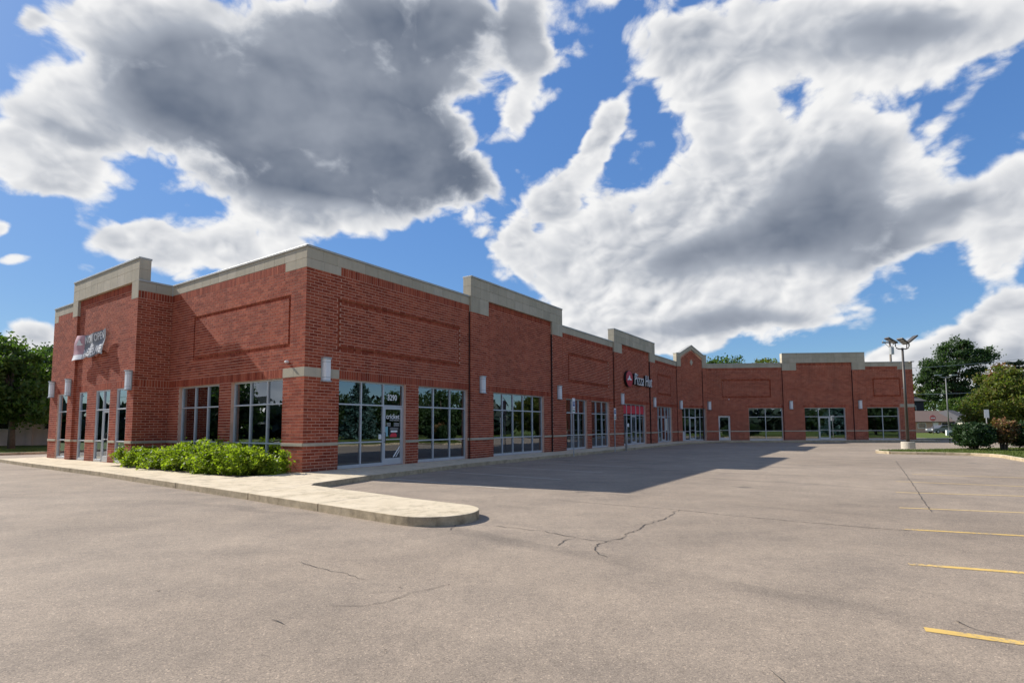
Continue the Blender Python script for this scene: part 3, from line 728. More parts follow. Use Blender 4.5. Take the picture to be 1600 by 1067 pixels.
def raised_bay(F, a0, a1, pw0, pw1, of, op, sold=None, thick=.45):
    # piers proud by op, field at of
    wh = winholes(F)
    f0, f1 = a0+pw0, a1-pw1
    for (x0, x1, oo) in ((a0, f0, op), (f1, a1, op)):
        ob = list(wh)+[(x0, x1, Z_BAND0, Z_BAND1)]
        bandpiece(F, x0, x1, oo); fill(F, x0, x1, 0, 65, oo, ob)
        stone(F, x0, x1, Z_P, Z_R, oo-.15, oo+.004, .7)
    ob = list(wh)+[(f0, f1, Z_BAND0, Z_BAND1), (f0, f1, zc(69), Z_R)]; bandpiece(F, f0, f1, of)
    if sold:
        for s0, s1 in sold: ob.append((s0, s1, Z_H, Z_S)); soldier(F, s0, s1, Z_H, Z_S-Z_H, of)
    fill(F, f0, f1, 0, 69, of, ob); soldier(F, f0, f1, zc(69), Z_R-zc(69), of)
    zm = (Z_R+H_HI)/2
    stone(F, a0, a1, Z_R, zm, op-thick, op+.004, .72); stone(F, a0, a1, zm, H_HI-.075, op-thick, op+.004, .72); coping(F, a0, a1, H_HI, op-thick, op+.004)
    WALLS.append((F, [(a0, f0, 0, Z_P, op), (f0, f1, 0, Z_R, of), (f1, a1, 0, Z_P, op)]))
WALLS = []
low_bay(RF, .0, 8.41, corner0=1.35, sold=[(1.35, 8.41)], panel=(1.25, 7.75, zc(40), zc(57)), lint0=1.35)
raised_bay(RF, 8.41, 17.02, 1.36, 1.20, 0, .10, sold=[(9.77, 15.82)])
low_bay(RF, 17.02, 24.57, sold=[(17.02, 24.57)], panel=(17.9, 23.75, zc(40), zc(57)))
raised_bay(RF, 24.57, 33.02, 1.4, 1.22, 0, .10, sold=[(25.97, 31.8)])
low_bay(RF, 33.02, 39.1, sold=[(33.02, 39.1)], panel=(33.9, 37.4, zc(40), zc(57)))
# gable bay
wh = winholes(GF)
for x0, x1 in ((0, .56), (3.46, 4.02)): 
    bandpiece(GF, x0, x1, .06); fill(GF, x0, x1, 0, 68, .06, wh+[(x0, x1, Z_BAND0, Z_BAND1)])
ob = wh+[(.56, 3.46, Z_BAND0, Z_BAND1), (.56, 3.46, Z_H, Z_S)]; bandpiece(GF, .56, 3.46, 0); soldier(GF, .56, 3.46, Z_H, Z_S-Z_H, 0)
for k in range(0, 86):
    z = zc(k+1); hw = 1.45 if z < 7.8 else max(0, 1.45*(8.72-z)/(8.72-7.8))
    if hw > .1: fill(GF, 2.01-hw, 2.01+hw, k, k+1, 0, ob)
WALLS.append((GF, [(0, .56, 0, Z_U, .06), (.56, 3.46, 0, 7.8, 0), (3.46, 4.02, 0, Z_U, .06)]))
mb = MB(); mb.ext([GF.P(.56, 7.8, -.013), GF.P(3.46, 7.8, -.013), GF.P(2.01, 8.72, -.013)], (GF.P(0, 0, -.3)-GF.P(0, 0, 0))); mb.obj('wall', M['mortar'], shop)
o1 = .07; thk = (GF.P(0, 0, -.4)-GF.P(0, 0, 0))
for pl in ([(0, Z_U), (.56, Z_U), (.56, 7.8), (.56, 7.95), (0, 7.95)], [(3.46, Z_U), (4.02, Z_U), (4.02, 7.95), (3.46, 7.95)],
           [(0, 7.954), (.56, 7.954), (1.285, 8.39), (1.285, 8.70), (.44, 8.245), (0, 8.245)], [(1.289, 8.39), (2.01, 8.72+.004), (2.01, 9.09), (1.289, 8.70)],
           [(2.014, 8.72+.004), (2.731, 8.39), (2.731, 8.70), (2.014, 9.09)], [(2.735, 8.39), (3.46, 7.954), (4.02, 7.954), (4.02, 8.245), (3.58, 8.245), (2.735, 8.70)]):
    mb = MB(); mb.ext([GF.P(a, z, o1) for a, z in pl], thk); mb.obj('stone_block', M['stone'], shop, bevel=.006)
for pl in ([(-.02, 8.25), (.44, 8.25), (2.01, 9.095), (2.01, 9.17), (.42, 8.325), (-.02, 8.325)], [(2.013, 9.095), (3.58, 8.25), (4.04, 8.25), (4.04, 8.325), (3.6, 8.325), (2.013, 9.17)]):
    mb = MB(); mb.ext([GF.P(a, z, o1+.03) for a, z in pl], thk*1.15); mb.obj('coping', M['coping'], shop)
mb = MB(); mb.ext([GF.P(2.01, 7.2, .0), GF.P(2.21, 7.5, .0), GF.P(2.01, 7.8, .0), GF.P(1.81, 7.5, .0)], GF.P(0, 0, .03)-GF.P(0, 0, 0)); mb.obj('stone_diamond', M['stone'], shop)
# wing
low_bay(WF, 0, 7.1, sold=[(3.6, 7.1)], panel=(1.4, 6.0, zc(40), zc(57)))
raised_bay(WF, 7.1, 14.72, 1.3, 1.2, 0, .10, sold=[(8.8, 13.0)])
low_bay(WF, 14.72, LW, corner1=1.36, sold=[(14.72, 17.66)], panel=(15.4, 17.9, zc(40), zc(57)), lint1=1.3)
# left front
low_bay(LF, 0, 9.1, corner0=1.17, sold=[(1.17, 9.1)], panel=(.82, 7.2, zc(40), zc(57)), lint0=1.17)
ob = [(0, OFF, Z_BAND0, Z_BAND1), (0, OFF, Z_H, Z_S), (0, OFF, Z_P, Z_U)]; bandpiece(RT, .03, OFF-.03, 0); soldier(RT, 0, OFF, Z_H, Z_S-Z_H, 0)
fill(RT, 0, OFF, 0, 68, 0, ob); soldier(RT, 0, OFF, Z_P, Z_U-Z_P, 0); stone(RT, 0, OFF, Z_U, H_LO-.075, -.3, .004, .64); coping(RT, 0, OFF-.03, H_LO, -.3, .004)
WALLS.append((RT, [(0, OFF, 0, Z_U, 0)]))
raised_bay(BF, 0, 6.95, .62, .6, -.10, 0, sold=[(.8, 2.0), (2.4, 4.15), (4.9, 6.0)], thick=.42)
low_bay(BF, 6.95, 9.55, corner1=.55, sold=[(7.15, 8.6)], o=-.06)
for F, rects in WALLS: wall(F, rects, HOLES[F])
def wslab(pts):
    ar = sum(pts[i][0]*pts[(i+1) % len(pts)][1]-pts[(i+1) % len(pts)][0]*pts[i][1] for i in range(len(pts)))
    if ar < 0: pts = pts[::-1]
    mb = MB(); mb.prism(pts, -.05, .148); mb.obj('slab', M['pave'], pave, bevel=.012)
def q2(F, a, o): p = F.Wd(a, 0, o); return (p.x, p.y)
wslab([q2(RF, 39.01, -.02), q2(GF, 4.0, -.02), q2(WF, .6, 1.9), q2(RF, 39.01, 2.86)])
for k in range(7): wslab([q2(WF, .61+k*2.75, -.02), q2(WF, .60+(k+1)*2.75-.008, -.02), q2(WF, .60+(k+1)*2.75-.008, 1.9), q2(WF, .61+k*2.75, 1.9)])
# dark strips put in as the shade on the projecting piers' side faces
for F, al in ((RF, (8.41, 24.57, 39.1)), (WF, (7.1,)), ):
    for a in al:
        mb = MB(); F.box(mb, a-.026, a-.001, ZB, Z_P-.01, -.02, .05); mb.obj('pier_shade_strip', M['pier_shade'], shop)
for F, al in ((RF, (15.82, 31.8)), (WF, (13.52,)), (GF, (3.46,))):
    for a in al:
        mb = MB(); F.box(mb, a-.03, a-.001, Z_H if False else ZB, Z_P-.01, -.02, .095 if F is not GF else .055); mb.obj('pier_shade_strip', M['pier_shade'], shop)
# plain hidden walls closing the building, roof deck, rooms
V2 = 18.65
def loc(p): return (p[0]-BASE.x, p[1]-BASE.y)
roofpoly = [loc(UV(-.3, .3)), loc(UV(39.0, .3))] + [loc(E1+Vector((.2, .4))), loc(B1-dW*.3+Vector((0, .35))), loc(B1-dW*.3+Vector((1.0, 16))), loc(UV(47, V2)), loc(UV(-OFF+.3, V2-.3)), loc(UV(-OFF+.3, 9.3)), loc(UV(.3, 9.3)), loc(UV(.3, .3))]
mb = MB(); mb.prism(roofpoly[1:], 6.3, 6.5); mb.obj('roof', M['roofm'], shop)
bw = Fac(P0+dL*V2-dR*OFF, dR, dL, 50)
bw.box(wallmb, .3, 48.5, 0, 7.4, -.3, 0)
ew = Fac(B1, Vector((.062, 1)).normalized(), Vector((1, -.062)).normalized(), 16)
ew.box(wallmb, 0.014, 16, 0, 7.02, -.3, -.013); fill(ew, 0, 3.0, 0, 68, 0, [(0, 3, Z_BAND0, Z_BAND1)])
stone(ew, 0, 3.0, Z_U, H_LO-.075, -.3, .004); coping(ew, -.3, 16, H_LO, -.3, .004); ew.box(wallmb, 3, 16, 7.02, H_LO-.075, -.3, 0)
wallmb.obj('wall', M['mortar'], shop)
mb = MB(); mb.prism(roofpoly[1:], .10, .16); mb.obj('interior_floor', M['infloor'], shop)
mb = MB(); mb.prism(roofpoly[1:], 3.6, 3.68); mb.obj('interior_ceiling', M['inwall'], shop)
mb = MB()
RF.box(mb, .4, 47, .17, 3.59, -8.8, -8.65); LF.box(mb, 9.4, 18.2, .17, 3.59, -7.0, -6.85)
for a in (9.3, 16.6, 25.0, 32.3, 38.9): RF.box(mb, a-.06, a+.06, .17, 3.59, -8.64, -.35)
WF.box(mb, 0, LW-.4, .17, 3.59, -8.0, -7.85)
for a in (8.0, 14.0): WF.box(mb, a-.06, a+.06, .17, 3.59, -7.8, -.35)
for a, d_ in ((6.9, -2.6), (13.2, -3.0), (19.0, -3.2), (3.0, -4.0), (22.4, -4)): RF.box(mb, a-.18, a+.18, .17, 3.59, d_-.36, d_)
mb.obj('interior_wall', M['inwall'], shop)
# the 300 bricks that show largest are single parts; the rest is one part
cand.sort(key=lambda c: -c[0])
bm_ = MB(); bm_.box(0, BL-BJ, 0, .05, 0, CH-BJ); brick_me = bm_.mesh('brick', M['brick'])
for i, (ar, F, a, z, o) in enumerate(cand):
    if i < 300:
        ob_ = bpy.data.objects.new('brick', brick_me); C.objects.link(ob_); ob_.parent = shop
        fl = F.d.x*F.n.y-F.d.y*F.n.x; oo = o-.05+random.uniform(-.0018, .0018)
        if fl > 0: ob_.location = F.P(a, z, oo); ob_.rotation_euler = (0, 0, math.atan2(F.d.y, F.d.x))
        else: ob_.location = F.P(a+BL-BJ, z, oo); ob_.rotation_euler = (0, 0, math.atan2(-F.d.y, -F.d.x))
    else: add_brick(F, a, a+BL-BJ, z, z+CH-BJ, o)
tag(bricks.obj('brick', M['brick'], shop, fix=True), kind='stuff')

# ------------------------------------------------------------------ wall lights
def sconce_proto(label):
    t = thing('wall_light', label, 'wall light', group='white lantern lights on the brick piers')
    mb = MB(); mb.box(-.17, .17, 0, .03, 0, .80); mb.obj('backplate', M['lampmetal'], t)
    mb = MB(); mb.v = []; prof = [(-.13, .03), (-.13, .10), (-.09, .165), (.09, .165), (.13, .10), (.13, .03)]
    mb.prism(prof, .05, .75); mb.obj('diffuser', M['diffuser'], t)
    for z0, z1 in ((0, .045), (.755, .80)):
        mb = MB(); mb.prism([(-.165, .03), (-.165, .12), (-.11, .195), (.11, .195), (.165, .12), (.165, .03)], z0, z1); mb.obj('cap', M['lampmetal'], t)
    for z in (.14, .645):
        mb = MB(); mb.prism([(-.137, .032), (-.137, .102), (-.092, .172), (.092, .172), (.137, .102), (.137, .032)], z, z+.018); mb.obj('band', M['lampmetal'], t)
    return t
SCON = [(RF, .78, .004, 3.06, 'white lantern wall light on the corner pier beside the door numbered 3290'), (RF, 9.22, .1, 3.08, 'white lantern wall light on the pier right of the second storefront window'),
        (RF, 16.5, .1, 3.08, 'white lantern wall light on the pier just left of the first accessible parking sign'), (RF, 25.75, .1, 3.08, 'white lantern wall light below and left of the red oval pizza shop sign'),
        (RF, 32.55, .1, 3.08, 'white lantern wall light on the pier right of the red-banded storefront'), (GF, .40, .06, 3.08, 'white lantern wall light on the left pier of the small gable'),
        (WF, .22, 0, 3.06, 'white lantern wall light in the inner corner right of the gable'), (WF, 7.78, .1, 3.06, 'white lantern wall light on the wing between the two-pane window and the double doorway'),
        (WF, 14.1, .1, 3.06, 'white lantern wall light on the wing nearest the parking lot lamp post'), (BF, .35, 0, 3.06, 'white lantern wall light on the left front beside the shrubs'),
        (BF, 6.8, 0, 3.06, 'white lantern wall light below the torn corner of the hanging banner'), (BF, 9.15, -.06, 3.06, 'white lantern wall light at the far left end of the brick front')]
pr = None
for F, a, o, z, lb in SCON:
    w_ = F.Wd(a, z, o)
    if pr is None: pr = sconce_proto(lb); pr.location = w_; pr.rotation_euler = (0, 0, F.rotz())
    else: dup(pr, w_, F.rotz(), lb)

# ------------------------------------------------------------------ signs and lettering on the fronts
def put_text(me, F, a, z, o, name, parent=None, m=None):
    ob_ = link(name, me, parent)
    # reading direction along +d of RF (left to right seen from the lot)
    x = Vector((F.d.x, F.d.y, 0)); 
    if F.d.x*F.n.y-F.d.y*F.n.x > 0: x = -x
    y = Vector((0, 0, 1)); n = Vector((F.n.x, F.n.y, 0)); p = F.Wd(a, z, o)
    if parent is not None and parent.type == 'EMPTY': p = p-parent.location
    ob_.matrix_local = Matrix(((x.x, y.x, n.x, p.x), (x.y, y.y, n.y, p.y), (x.z, y.z, n.z, p.z), (0, 0, 0, 1)))
    return ob_
def fac_disc(F, poly, o0, o1, base):
    mb = MB(); mb.ext([F.Wd(a, z, o0)-base for a, z in poly], F.Wd(0, 0, o1)-F.Wd(0, 0, o0)); return mb
sgb = RF.Wd(26.6, 4.4, 0)
sgn = thing('shop_sign', 'red oval and white script shop sign high on the raised brick bay', 'sign', sgb)
ell = lambda rx, rz, cx, cz, n=40: [(cx+rx*math.cos(2*math.pi*i/n), cz+rz*math.sin(2*math.pi*i/n)) for i in range(n)]
cx, cz = 27.05, 5.02
fac_disc(RF, ell(.66, .60, cx, cz), .02, .20, sgb).obj('cabinet', M['black'], sgn)
fac_disc(RF, ell(.63, .57, cx, cz), .20, .215, sgb).obj('oval_face', M['signred'], sgn)
hat = [(-.42, -.10), (-.30, -.02), (-.20, .0), (-.10, .17), (.0, .24), (.10, .17), (.17, .02), (.30, -.01), (.44, -.06), (.36, -.10), (.22, -.13), (.0, -.085), (-.2, -.12), (-.34, -.16)]
fac_disc(RF, [(cx+a, cz+z+.02) for a, z in hat], .215, .225, sgb).obj('emblem', M['white'], sgn)
tb = fit_mesh(text_mesh('Pizza Hut', 1, .02, M['white'], shear=.18, spacing=1.06, offset=-.012), 3.8, .86)
put_text(tb, RF, 28.1, 4.66, .20, 'lettering', sgn)
tb2 = fit_mesh(text_mesh('Pizza Hut', 1, .07, M['black'], shear=.18, spacing=1.06, offset=.0), 3.84, .88)
put_text(tb2, RF, 28.06, 4.63, .10, 'letter_case', sgn)
# red panels behind the transom glass of the pizza shop
rp = thing('transom_panel', 'bright red film band across the upper panes of the pizza shop', 'window sign', RF.Wd(26.3, 2.4, -.3))
for a0, a1 in ((26.34, 27.18), (27.24, 28.07), (28.15, 29.0), (29.09, 29.86), (29.94, 30.8)):
    mb = MB(); mb.ext([RF.Wd(a0, 2.47, -FD-.046)-rp.location, RF.Wd(a1, 2.47, -FD-.046)-rp.location, RF.Wd(a1, 3.08, -FD-.046)-rp.location, RF.Wd(a0, 3.08, -FD-.046)-rp.location], RF.Wd(0, 0, .002)-RF.Wd(0, 0, 0)); mb.obj('red_sheet', M['redpanel'], rp)
mw = mat('window_lettering_white', (.85, .85, .83), .5, var=.03)
me = fit_mesh(text_mesh('3290', 1, .0, mw, offset=.022), .48, .23)
tag(put_text(me, RF, 3.70, 2.56, -FD-.046, 'house_number'), 'white number 3290 on the pane above the door', 'number')
dst = thing('door_sticker', 'white lettering and black poster stuck on the glass of the door numbered 3290', 'sticker', RF.Wd(3.6, 1.1, -FD))
dz = -FD-.012-.0215
me = fit_mesh(text_mesh('cricket', 1, .0, mw, offset=.015), .68, .19); put_text(me, RF, 3.63, 1.87, dz, 'lettering', dst)
me = fit_mesh(text_mesh('wireless', 1, .0, mw), .5, .05); put_text(me, RF, 3.80, 1.80, dz, 'lettering', dst)
def slip(a0, a1, z0, z1, o, m, name, par):
    mb = MB(); mb.ext([RF.Wd(a0, z0, o)-par.location, RF.Wd(a1, z0, o)-par.location, RF.Wd(a1, z1, o)-par.location, RF.Wd(a0, z1, o)-par.location], RF.Wd(0, 0, o+.002)-RF.Wd(0, 0, o)); return mb.obj(name, m, par)
for i in range(4):
    slip(3.66, 3.86, 1.71-i*.035, 1.72-i*.035, dz, mw, 'printed_line', dst); slip(4.02, 4.30, 1.71-i*.035, 1.72-i*.035, dz, mw, 'printed_line', dst)
slip(3.78, 4.30, 1.17, 1.58, dz, M['black'], 'poster', dst); slip(3.82, 4.24, 1.50, 1.515, dz+.003, mw, 'printed_line', dst)
slip(3.86, 4.2, 1.37, 1.44, dz+.003, mw, 'printed_line', dst)
mb = MB(); car = [(3.82, 1.19), (4.16, 1.19), (4.18, 1.26), (4.12, 1.34), (3.92, 1.34), (3.84, 1.27)]
mb.ext([RF.Wd(a, z, dz+.003)-dst.location for a, z in car], RF.Wd(0, 0, .002)-RF.Wd(0, 0, 0)); mb.obj('red_print', M['redpanel'], dst)
slip(3.595, 3.72, 1.22, 1.58, dz+.003, M['sky_blue'], 'sticker', dst)
mb = MB(); mb.ext([RF.Wd(a, z, dz)-dst.location for a, z in ((3.98, .44), (4.05, .44), (4.33, .78), (4.33, .86))], RF.Wd(0, 0, .002)-RF.Wd(0, 0, 0)); mb.obj('stripe', mw, dst)
mb = MB(); mb.ext([RF.Wd(a, z, dz)-dst.location for a, z in ((4.12, .44), (4.16, .44), (4.33, .66), (4.33, .71))], RF.Wd(0, 0, .002)-RF.Wd(0, 0, 0)); mb.obj('stripe', mw, dst)

for a0, a1, z0, z1, mk, lb in ((33.72, 34.12, 1.25, 1.95, 'white', 'white poster behind the left pane of the last shop before the gable'), (36.1, 36.62, 1.15, 2.2, 'siding', 'beige poster behind the glass right of the last shop door before the gable'), (27.3, 27.7, 1.5, 1.75, 'white', 'small white notice on the pizza shop glass left of its door'), (3.28, 3.42, 1.12, 1.3, 'white', 'small white notice at the foot of the pane left of the numbered door')):
    po = thing('notice', lb, 'notice', RF.Wd(a0, z0, -FD-.046)); slip(a0, a1, z0, z1, -FD-.048, M[mk], 'paper', po)
# ---- hanging banner on the left front
def cloth(a, z): return -.02+.035*math.sin(a*4.3+z*1.7)+.03*math.sin(z*6.1+a)+.05*max(0, a-4.6)
bb = BF.Wd(4.3, 4.6, 0); ban = thing('banner', 'faded grey and pink banner sagging on the left brick front', 'banner', bb)
TL, TRr, BLq, BRq = (5.95, 5.78), (2.85, 5.82), (6.42, 4.66), (3.0, 4.66)   # corners: left/right as seen; a grows to the left
def bpt(s, t_):
    a = (TL[0]*(1-s)+TRr[0]*s)*(1-t_)+(BLq[0]*(1-s)+BRq[0]*s)*t_; z = (TL[1]*(1-s)+TRr[1]*s)*(1-t_)+(BLq[1]*(1-s)+BRq[1]*s)*t_
    z -= .10*math.sin(math.pi*s)*(1-t_); z += .16*max(0, s-.32)*t_*(1 if s > .32 else 0)+.05*math.sin(s*17)*t_*(s > .35)
    return a, z
def bworld(s, t_, lift=0): a, z = bpt(s, t_); return BF.Wd(a, z, .08+cloth(a, z)+lift)-bb
def bgrid(s0, s1, t0, t1, n, m_, lift, mat_, name):
    mb = MB()
    for side in (0, 1):
        base = len(mb.v)
        for j in range(m_+1):
            for i in range(n+1): mb.v.append(tuple(bworld(s0+(s1-s0)*i/n, t0+(t1-t0)*j/m_, lift-.006*side)))
        for j in range(m_):
            for i in range(n): mb.f.append((base+j*(n+1)+i, base+j*(n+1)+i+1, base+(j+1)*(n+1)+i+1, base+(j+1)*(n+1)+i))
    return mb.obj(name, mat_, ban, smooth=True, fix=False)
M['bangrey'] = mat('faded_grey_vinyl', (.21, .215, .235), .6, var=.2, nscale=6); M['banpink'] = mat('faded_pink_vinyl', (.50, .28, .31), .6, var=.15, nscale=5)
M['banwhite'] = mat('banner_white_print', (.72, .72, .72), .6, var=.12, nscale=7)
bgrid(.32, 1, 0, 1, 18, 12, 0, M['bangrey'], 'cloth'); bgrid(0, .318, 0, .78, 8, 10, 0, M['banpink'], 'cloth'); bgrid(0, .318, .785, 1, 8, 4, 0, M['banwhite'], 'cloth')
for body, s0, s1, t0, t1 in (('NOW OPEN', .35, .95, .06, .37), ('&', .57, .69, .41, .58), ('WE DELIVER', .34, .97, .61, .95)):
    me = fit_mesh(text_mesh(body, 1, 0, M['banwhite'], offset=.02), 1, 1)
    bmx = bmesh.new(); bmx.from_mesh(me); bmesh.ops.triangulate(bmx, faces=bmx.faces); bmesh.ops.subdivide_edges(bmx, edges=bmx.edges, cuts=2, use_grid_fill=True); bmx.to_mesh(me); bmx.free()
    for v in me.vertices: v.co = bworld(s0+(s1-s0)*v.co.x, t1-(t1-t0)*v.co.y, .03)
    link('lettering', me, ban)
mb = MB(); hp = [(.10, .42), (.14, .36), (.17, .22), (.20, .17), (.23, .22), (.25, .33), (.30, .38), (.24, .42), (.17, .40)]
mb.v = [tuple(bworld(s, t_, .012)) for s, t_ in hp]; mb.f = [tuple(range(len(hp)))]; mb.obj('emblem', M['banwhite'], ban, fix=False)

# ------------------------------------------------------------------ accessible parking signs and bollard
def acc_sign(label, loc_, z0, z1, zt):
    t = thing('parking_sign', label, 'sign', loc_, RF.rotz(), 'accessible parking signs')
    mb = MB(); mb.tube([(0, 0, -.05), (0, 0, zt)], .03, seg=8); mb.obj('post', M['galv'], t)
    mb = MB(); mb.box(-.155, .155, .032, .036, z0+.24, z1); mb.obj('plate', M['white'], t, bevel=.001)
    mb = MB(); mb.box(-.11, .11, .0362, .038, z0+.34, z0+.60); mb.obj('blue_square', M['blue'], t)
    mb = MB(); mb.ext([(.03*math.cos(k*.628), .0382, z0+.56+.03*math.sin(k*.628)) for k in range(10)], (0, .001, 0)); mb.ext([(-.02, .0382, z0+.52), (.02, .0382, z0+.52), (.03, .0382, z0+.44), (-.06, .0382, z0+.44)], (0, .001, 0))
    mb.obj('symbol', M['white'], t)
    mb = MB(); mb.box(-.155, .155, .032, .036, z0, z0+.21); mb.obj('lower_plate', M['white'], t)
    mb = MB(); mb.box(-.11, .11, .0362, .038, z0+.07, z0+.14); mb.obj('green_print', M['green'], t)
    return t
s1 = Vector(UV(14.6, -2.0)); acc_sign('white accessible parking sign on tall post before the twin three-pane windows', (s1.x, s1.y, 0), 2.26, 3.02, 3.02)
s2 = Vector(UV(19.98, -2.0)); acc_sign('white accessible parking sign on shorter post left of the pizza shop door', (s2.x, s2.y, 0), 1.95, 2.63, 2.63)
bo = Vector(UV(21.85, -1.95)); bol = thing('handrail_post', 'pale hooked post standing at the kerb before the pizza shop', 'post', (bo.x, bo.y, 0), RF.rotz())
mb = MB(); mb.tube([(0, 0, 0), (0, 0, .95), (.02, 0, 1.03), (.08, 0, 1.08), (.16, 0, 1.09)], .05, seg=10); mb.obj('pipe', M['galv'], bol, smooth=True); mb = MB(); mb.box(-.09, .09, -.09, .09, 0, .02); mb.obj('base_plate', M['galv'], bol)
for F, a, z, lb in ((LF, .9, 3.72, 'small round white camera above the stone block left of the corner'), (WF, 2.05, 4.25-.2, 'small white camera on the wing above the single door'), (WF, 18.1, 5.0, 'small white flood lamp near the right end of the wing')):
    t = thing('security_camera', lb, 'camera', F.Wd(a, z, 0), F.rotz()); mb = MB(); mb.box(-.04, .04, 0, .04, -.04, .04); mb.obj('mount', M['white'], t)
    mb = MB(); mb.tube([(0, .04, 0), (0, .07, -.01), (0, .10, -.02)], .045, .035, seg=12); mb.obj('housing', M['white'], t, smooth=True)

# ------------------------------------------------------------------ foliage
def leaf_mesh(name, pts, size, seed, m, aspect=1.5, up_bias=.0, sz_var=.4):
    r = np.random.default_rng(seed); n = len(pts)
    nrm = r.normal(size=(n, 3)); nrm[:, 2] += up_bias; nrm /= np.linalg.norm(nrm, axis=1, keepdims=True)
    a = r.normal(size=(n, 3)); a -= nrm*(a*nrm).sum(1, keepdims=True); a /= np.linalg.norm(a, axis=1, keepdims=True); b_ = np.cross(nrm, a)
    s = size*(1+sz_var*r.uniform(-1, 1, (n, 1)))
    q = np.stack([pts-a*s*.5*aspect, pts-b_*s*.42, pts+a*s*.5*aspect, pts+b_*s*.42], 1).reshape(-1, 3)
    me = bpy.data.meshes.new(name); me.vertices.add(4*n); me.vertices.foreach_set('co', q.astype(np.float32).ravel())
    me.loops.add(4*n); me.loops.foreach_set('vertex_index', np.arange(4*n, dtype=np.int32))
    me.polygons.add(n); me.polygons.foreach_set('loop_start', np.arange(0, 4*n, 4, dtype=np.int32)); me.polygons.foreach_set('loop_total', np.full(n, 4, np.int32))
    me.update(calc_edges=True); me.materials.append(m); return me
def clumps(ells, seed, shell=.45):
    r = np.random.default_rng(seed); out = []
    for (cx, cy, cz, rx, ry, rz, n) in ells:
        d = r.normal(size=(n, 3)); d /= np.linalg.norm(d, axis=1, keepdims=True)
        rad = shell+(1-shell)*r.uniform(0, 1, (n, 1))**.6
        out.append(np.array([cx, cy, cz])+d*rad*np.array([rx, ry, rz]))
    return np.concatenate(out)
def spray(cl, per, spread, seed):
    r = np.random.default_rng(seed); n = len(cl)
    k = np.repeat(cl, per, 0); sp = np.repeat(spread*r.uniform(.6, 1.4, (n, 1)), per, 0)
    return k+r.normal(size=k.shape)*sp*np.array([1, 1, .7])
def tree(name, label, cat, loc_, ells, per, spread, leaf, m, seed, trunk_r=.3, fork=.35, group=None, shell=.45, limbs=14):
    t = thing(name, label, cat, loc_, 0, group)
    cl = clumps(ells, seed, shell); zmin = min(e[2]-e[5] for e in ells); ztop = max(e[2]+e[5] for e in ells)
    mb = MB(); hz = zmin+(ztop-zmin)*fork; cxm = float(np.mean(cl[:, 0])); cym = float(np.mean(cl[:, 1]))
    mb.tube([(0, 0, -.1), (cxm*.2, cym*.2, hz*.5), (cxm*.6, cym*.6, hz), (cxm, cym, ztop*.8)], trunk_r, trunk_r*.25, seg=8)
    r = random.Random(seed)
    for i in r.sample(range(len(cl)), min(limbs, len(cl))):
        e = Vector(cl[i]); st = Vector((cxm*.5, cym*.5, min(e.z-.3, hz*r.uniform(.7, 1.3)))); md = st.lerp(e, .5)+Vector((0, 0, .08*(e-st).length))
        mb.tube([st, md, e], trunk_r*.4, trunk_r*.08, seg=5)
    mb.obj('trunk', M['bark'], t, smooth=True, fix=False)
    link('crown', leaf_mesh('crown', spray(cl, per, spread, seed+1), leaf, seed+2, m), t)
    return t
def conifer(name, label, loc_, h, rb, m, seed, tiers=16, base=.12, leaf=.22, group=None, flat=False):
    t = thing(name, label, 'tree', loc_, 0, group); r = random.Random(seed); pts = []
    mb = MB(); mb.tube([(0, 0, -.1), (0, 0, h*.98)], h*.022, .02, seg=7)
    for k in range(tiers):
        f = k/(tiers-1); z = h*(base+(1-base)*f*.97); R = (rb*(.55+.45*math.sin(math.pi*min(1, f*1.15))) if flat else rb*(1-f)**.8+.12); nb = 9 if f < .7 else 6
        for j in range(nb):
            an = j*2*math.pi/nb+r.uniform(-.3, .3)+k*.5; L = R*r.uniform(.75, 1.1); e = Vector((math.cos(an)*L, math.sin(an)*L, z+(L*.22 if flat else -L*.18))); s = Vector((0, 0, z))
            mb.tube([s, e], .03, .01, seg=4, cap=False)
            for q in range(int(14+L*16)):
                u = r.uniform(.15, 1); p = s.lerp(e, u); w_ = .10*L*(1.1-u)+.08; pts.append((p.x+r.gauss(0, w_), p.y+r.gauss(0, w_), p.z+r.gauss(0, .07+.02*L)))
    mb.obj('trunk', M['bark'], t, fix=False)
    link('crown', leaf_mesh('crown', np.array(pts), leaf, seed, m, 2.2), t); return t

# flowering shrubs in the bed
SH = [(8.55, -1.25, .55, .62, .66), (7.5, -1.35, .50, .55, .55), (6.75, -1.05, .62, .60, .62), (5.8, -1.35, .62, .62, .62), (4.95, -.95, .7, .66, .86), (4.2, -1.35, .66, .62, .78), (3.35, -1.0, .68, .66, .88), (2.55, -1.4, .66, .62, .74), (1.95, -.85, .6, .58, .80), (1.25, -1.25, .58, .56, .72), (.62, -.8, .5, .48, .56)]
SHL = ['low green shrub at the left end of the bed beside the brick return wall', 'small paler shrub second from the left end of the bed', 'low shrub under the left window of the recessed front', 'green shrub spilling over the paving before the left window', 'tall leafy shrub reaching up before the left window mullions', 'shrub with white blossom before the narrow brick pier', 'tall shrub beneath the left edge of the right window', 'broad low shrub spilling over the paving under the right window', 'upright shrub against the glass of the right window', 'rounded shrub before the right window beside the corner pier', 'small shrub at the right end of the bed by the corner pier']
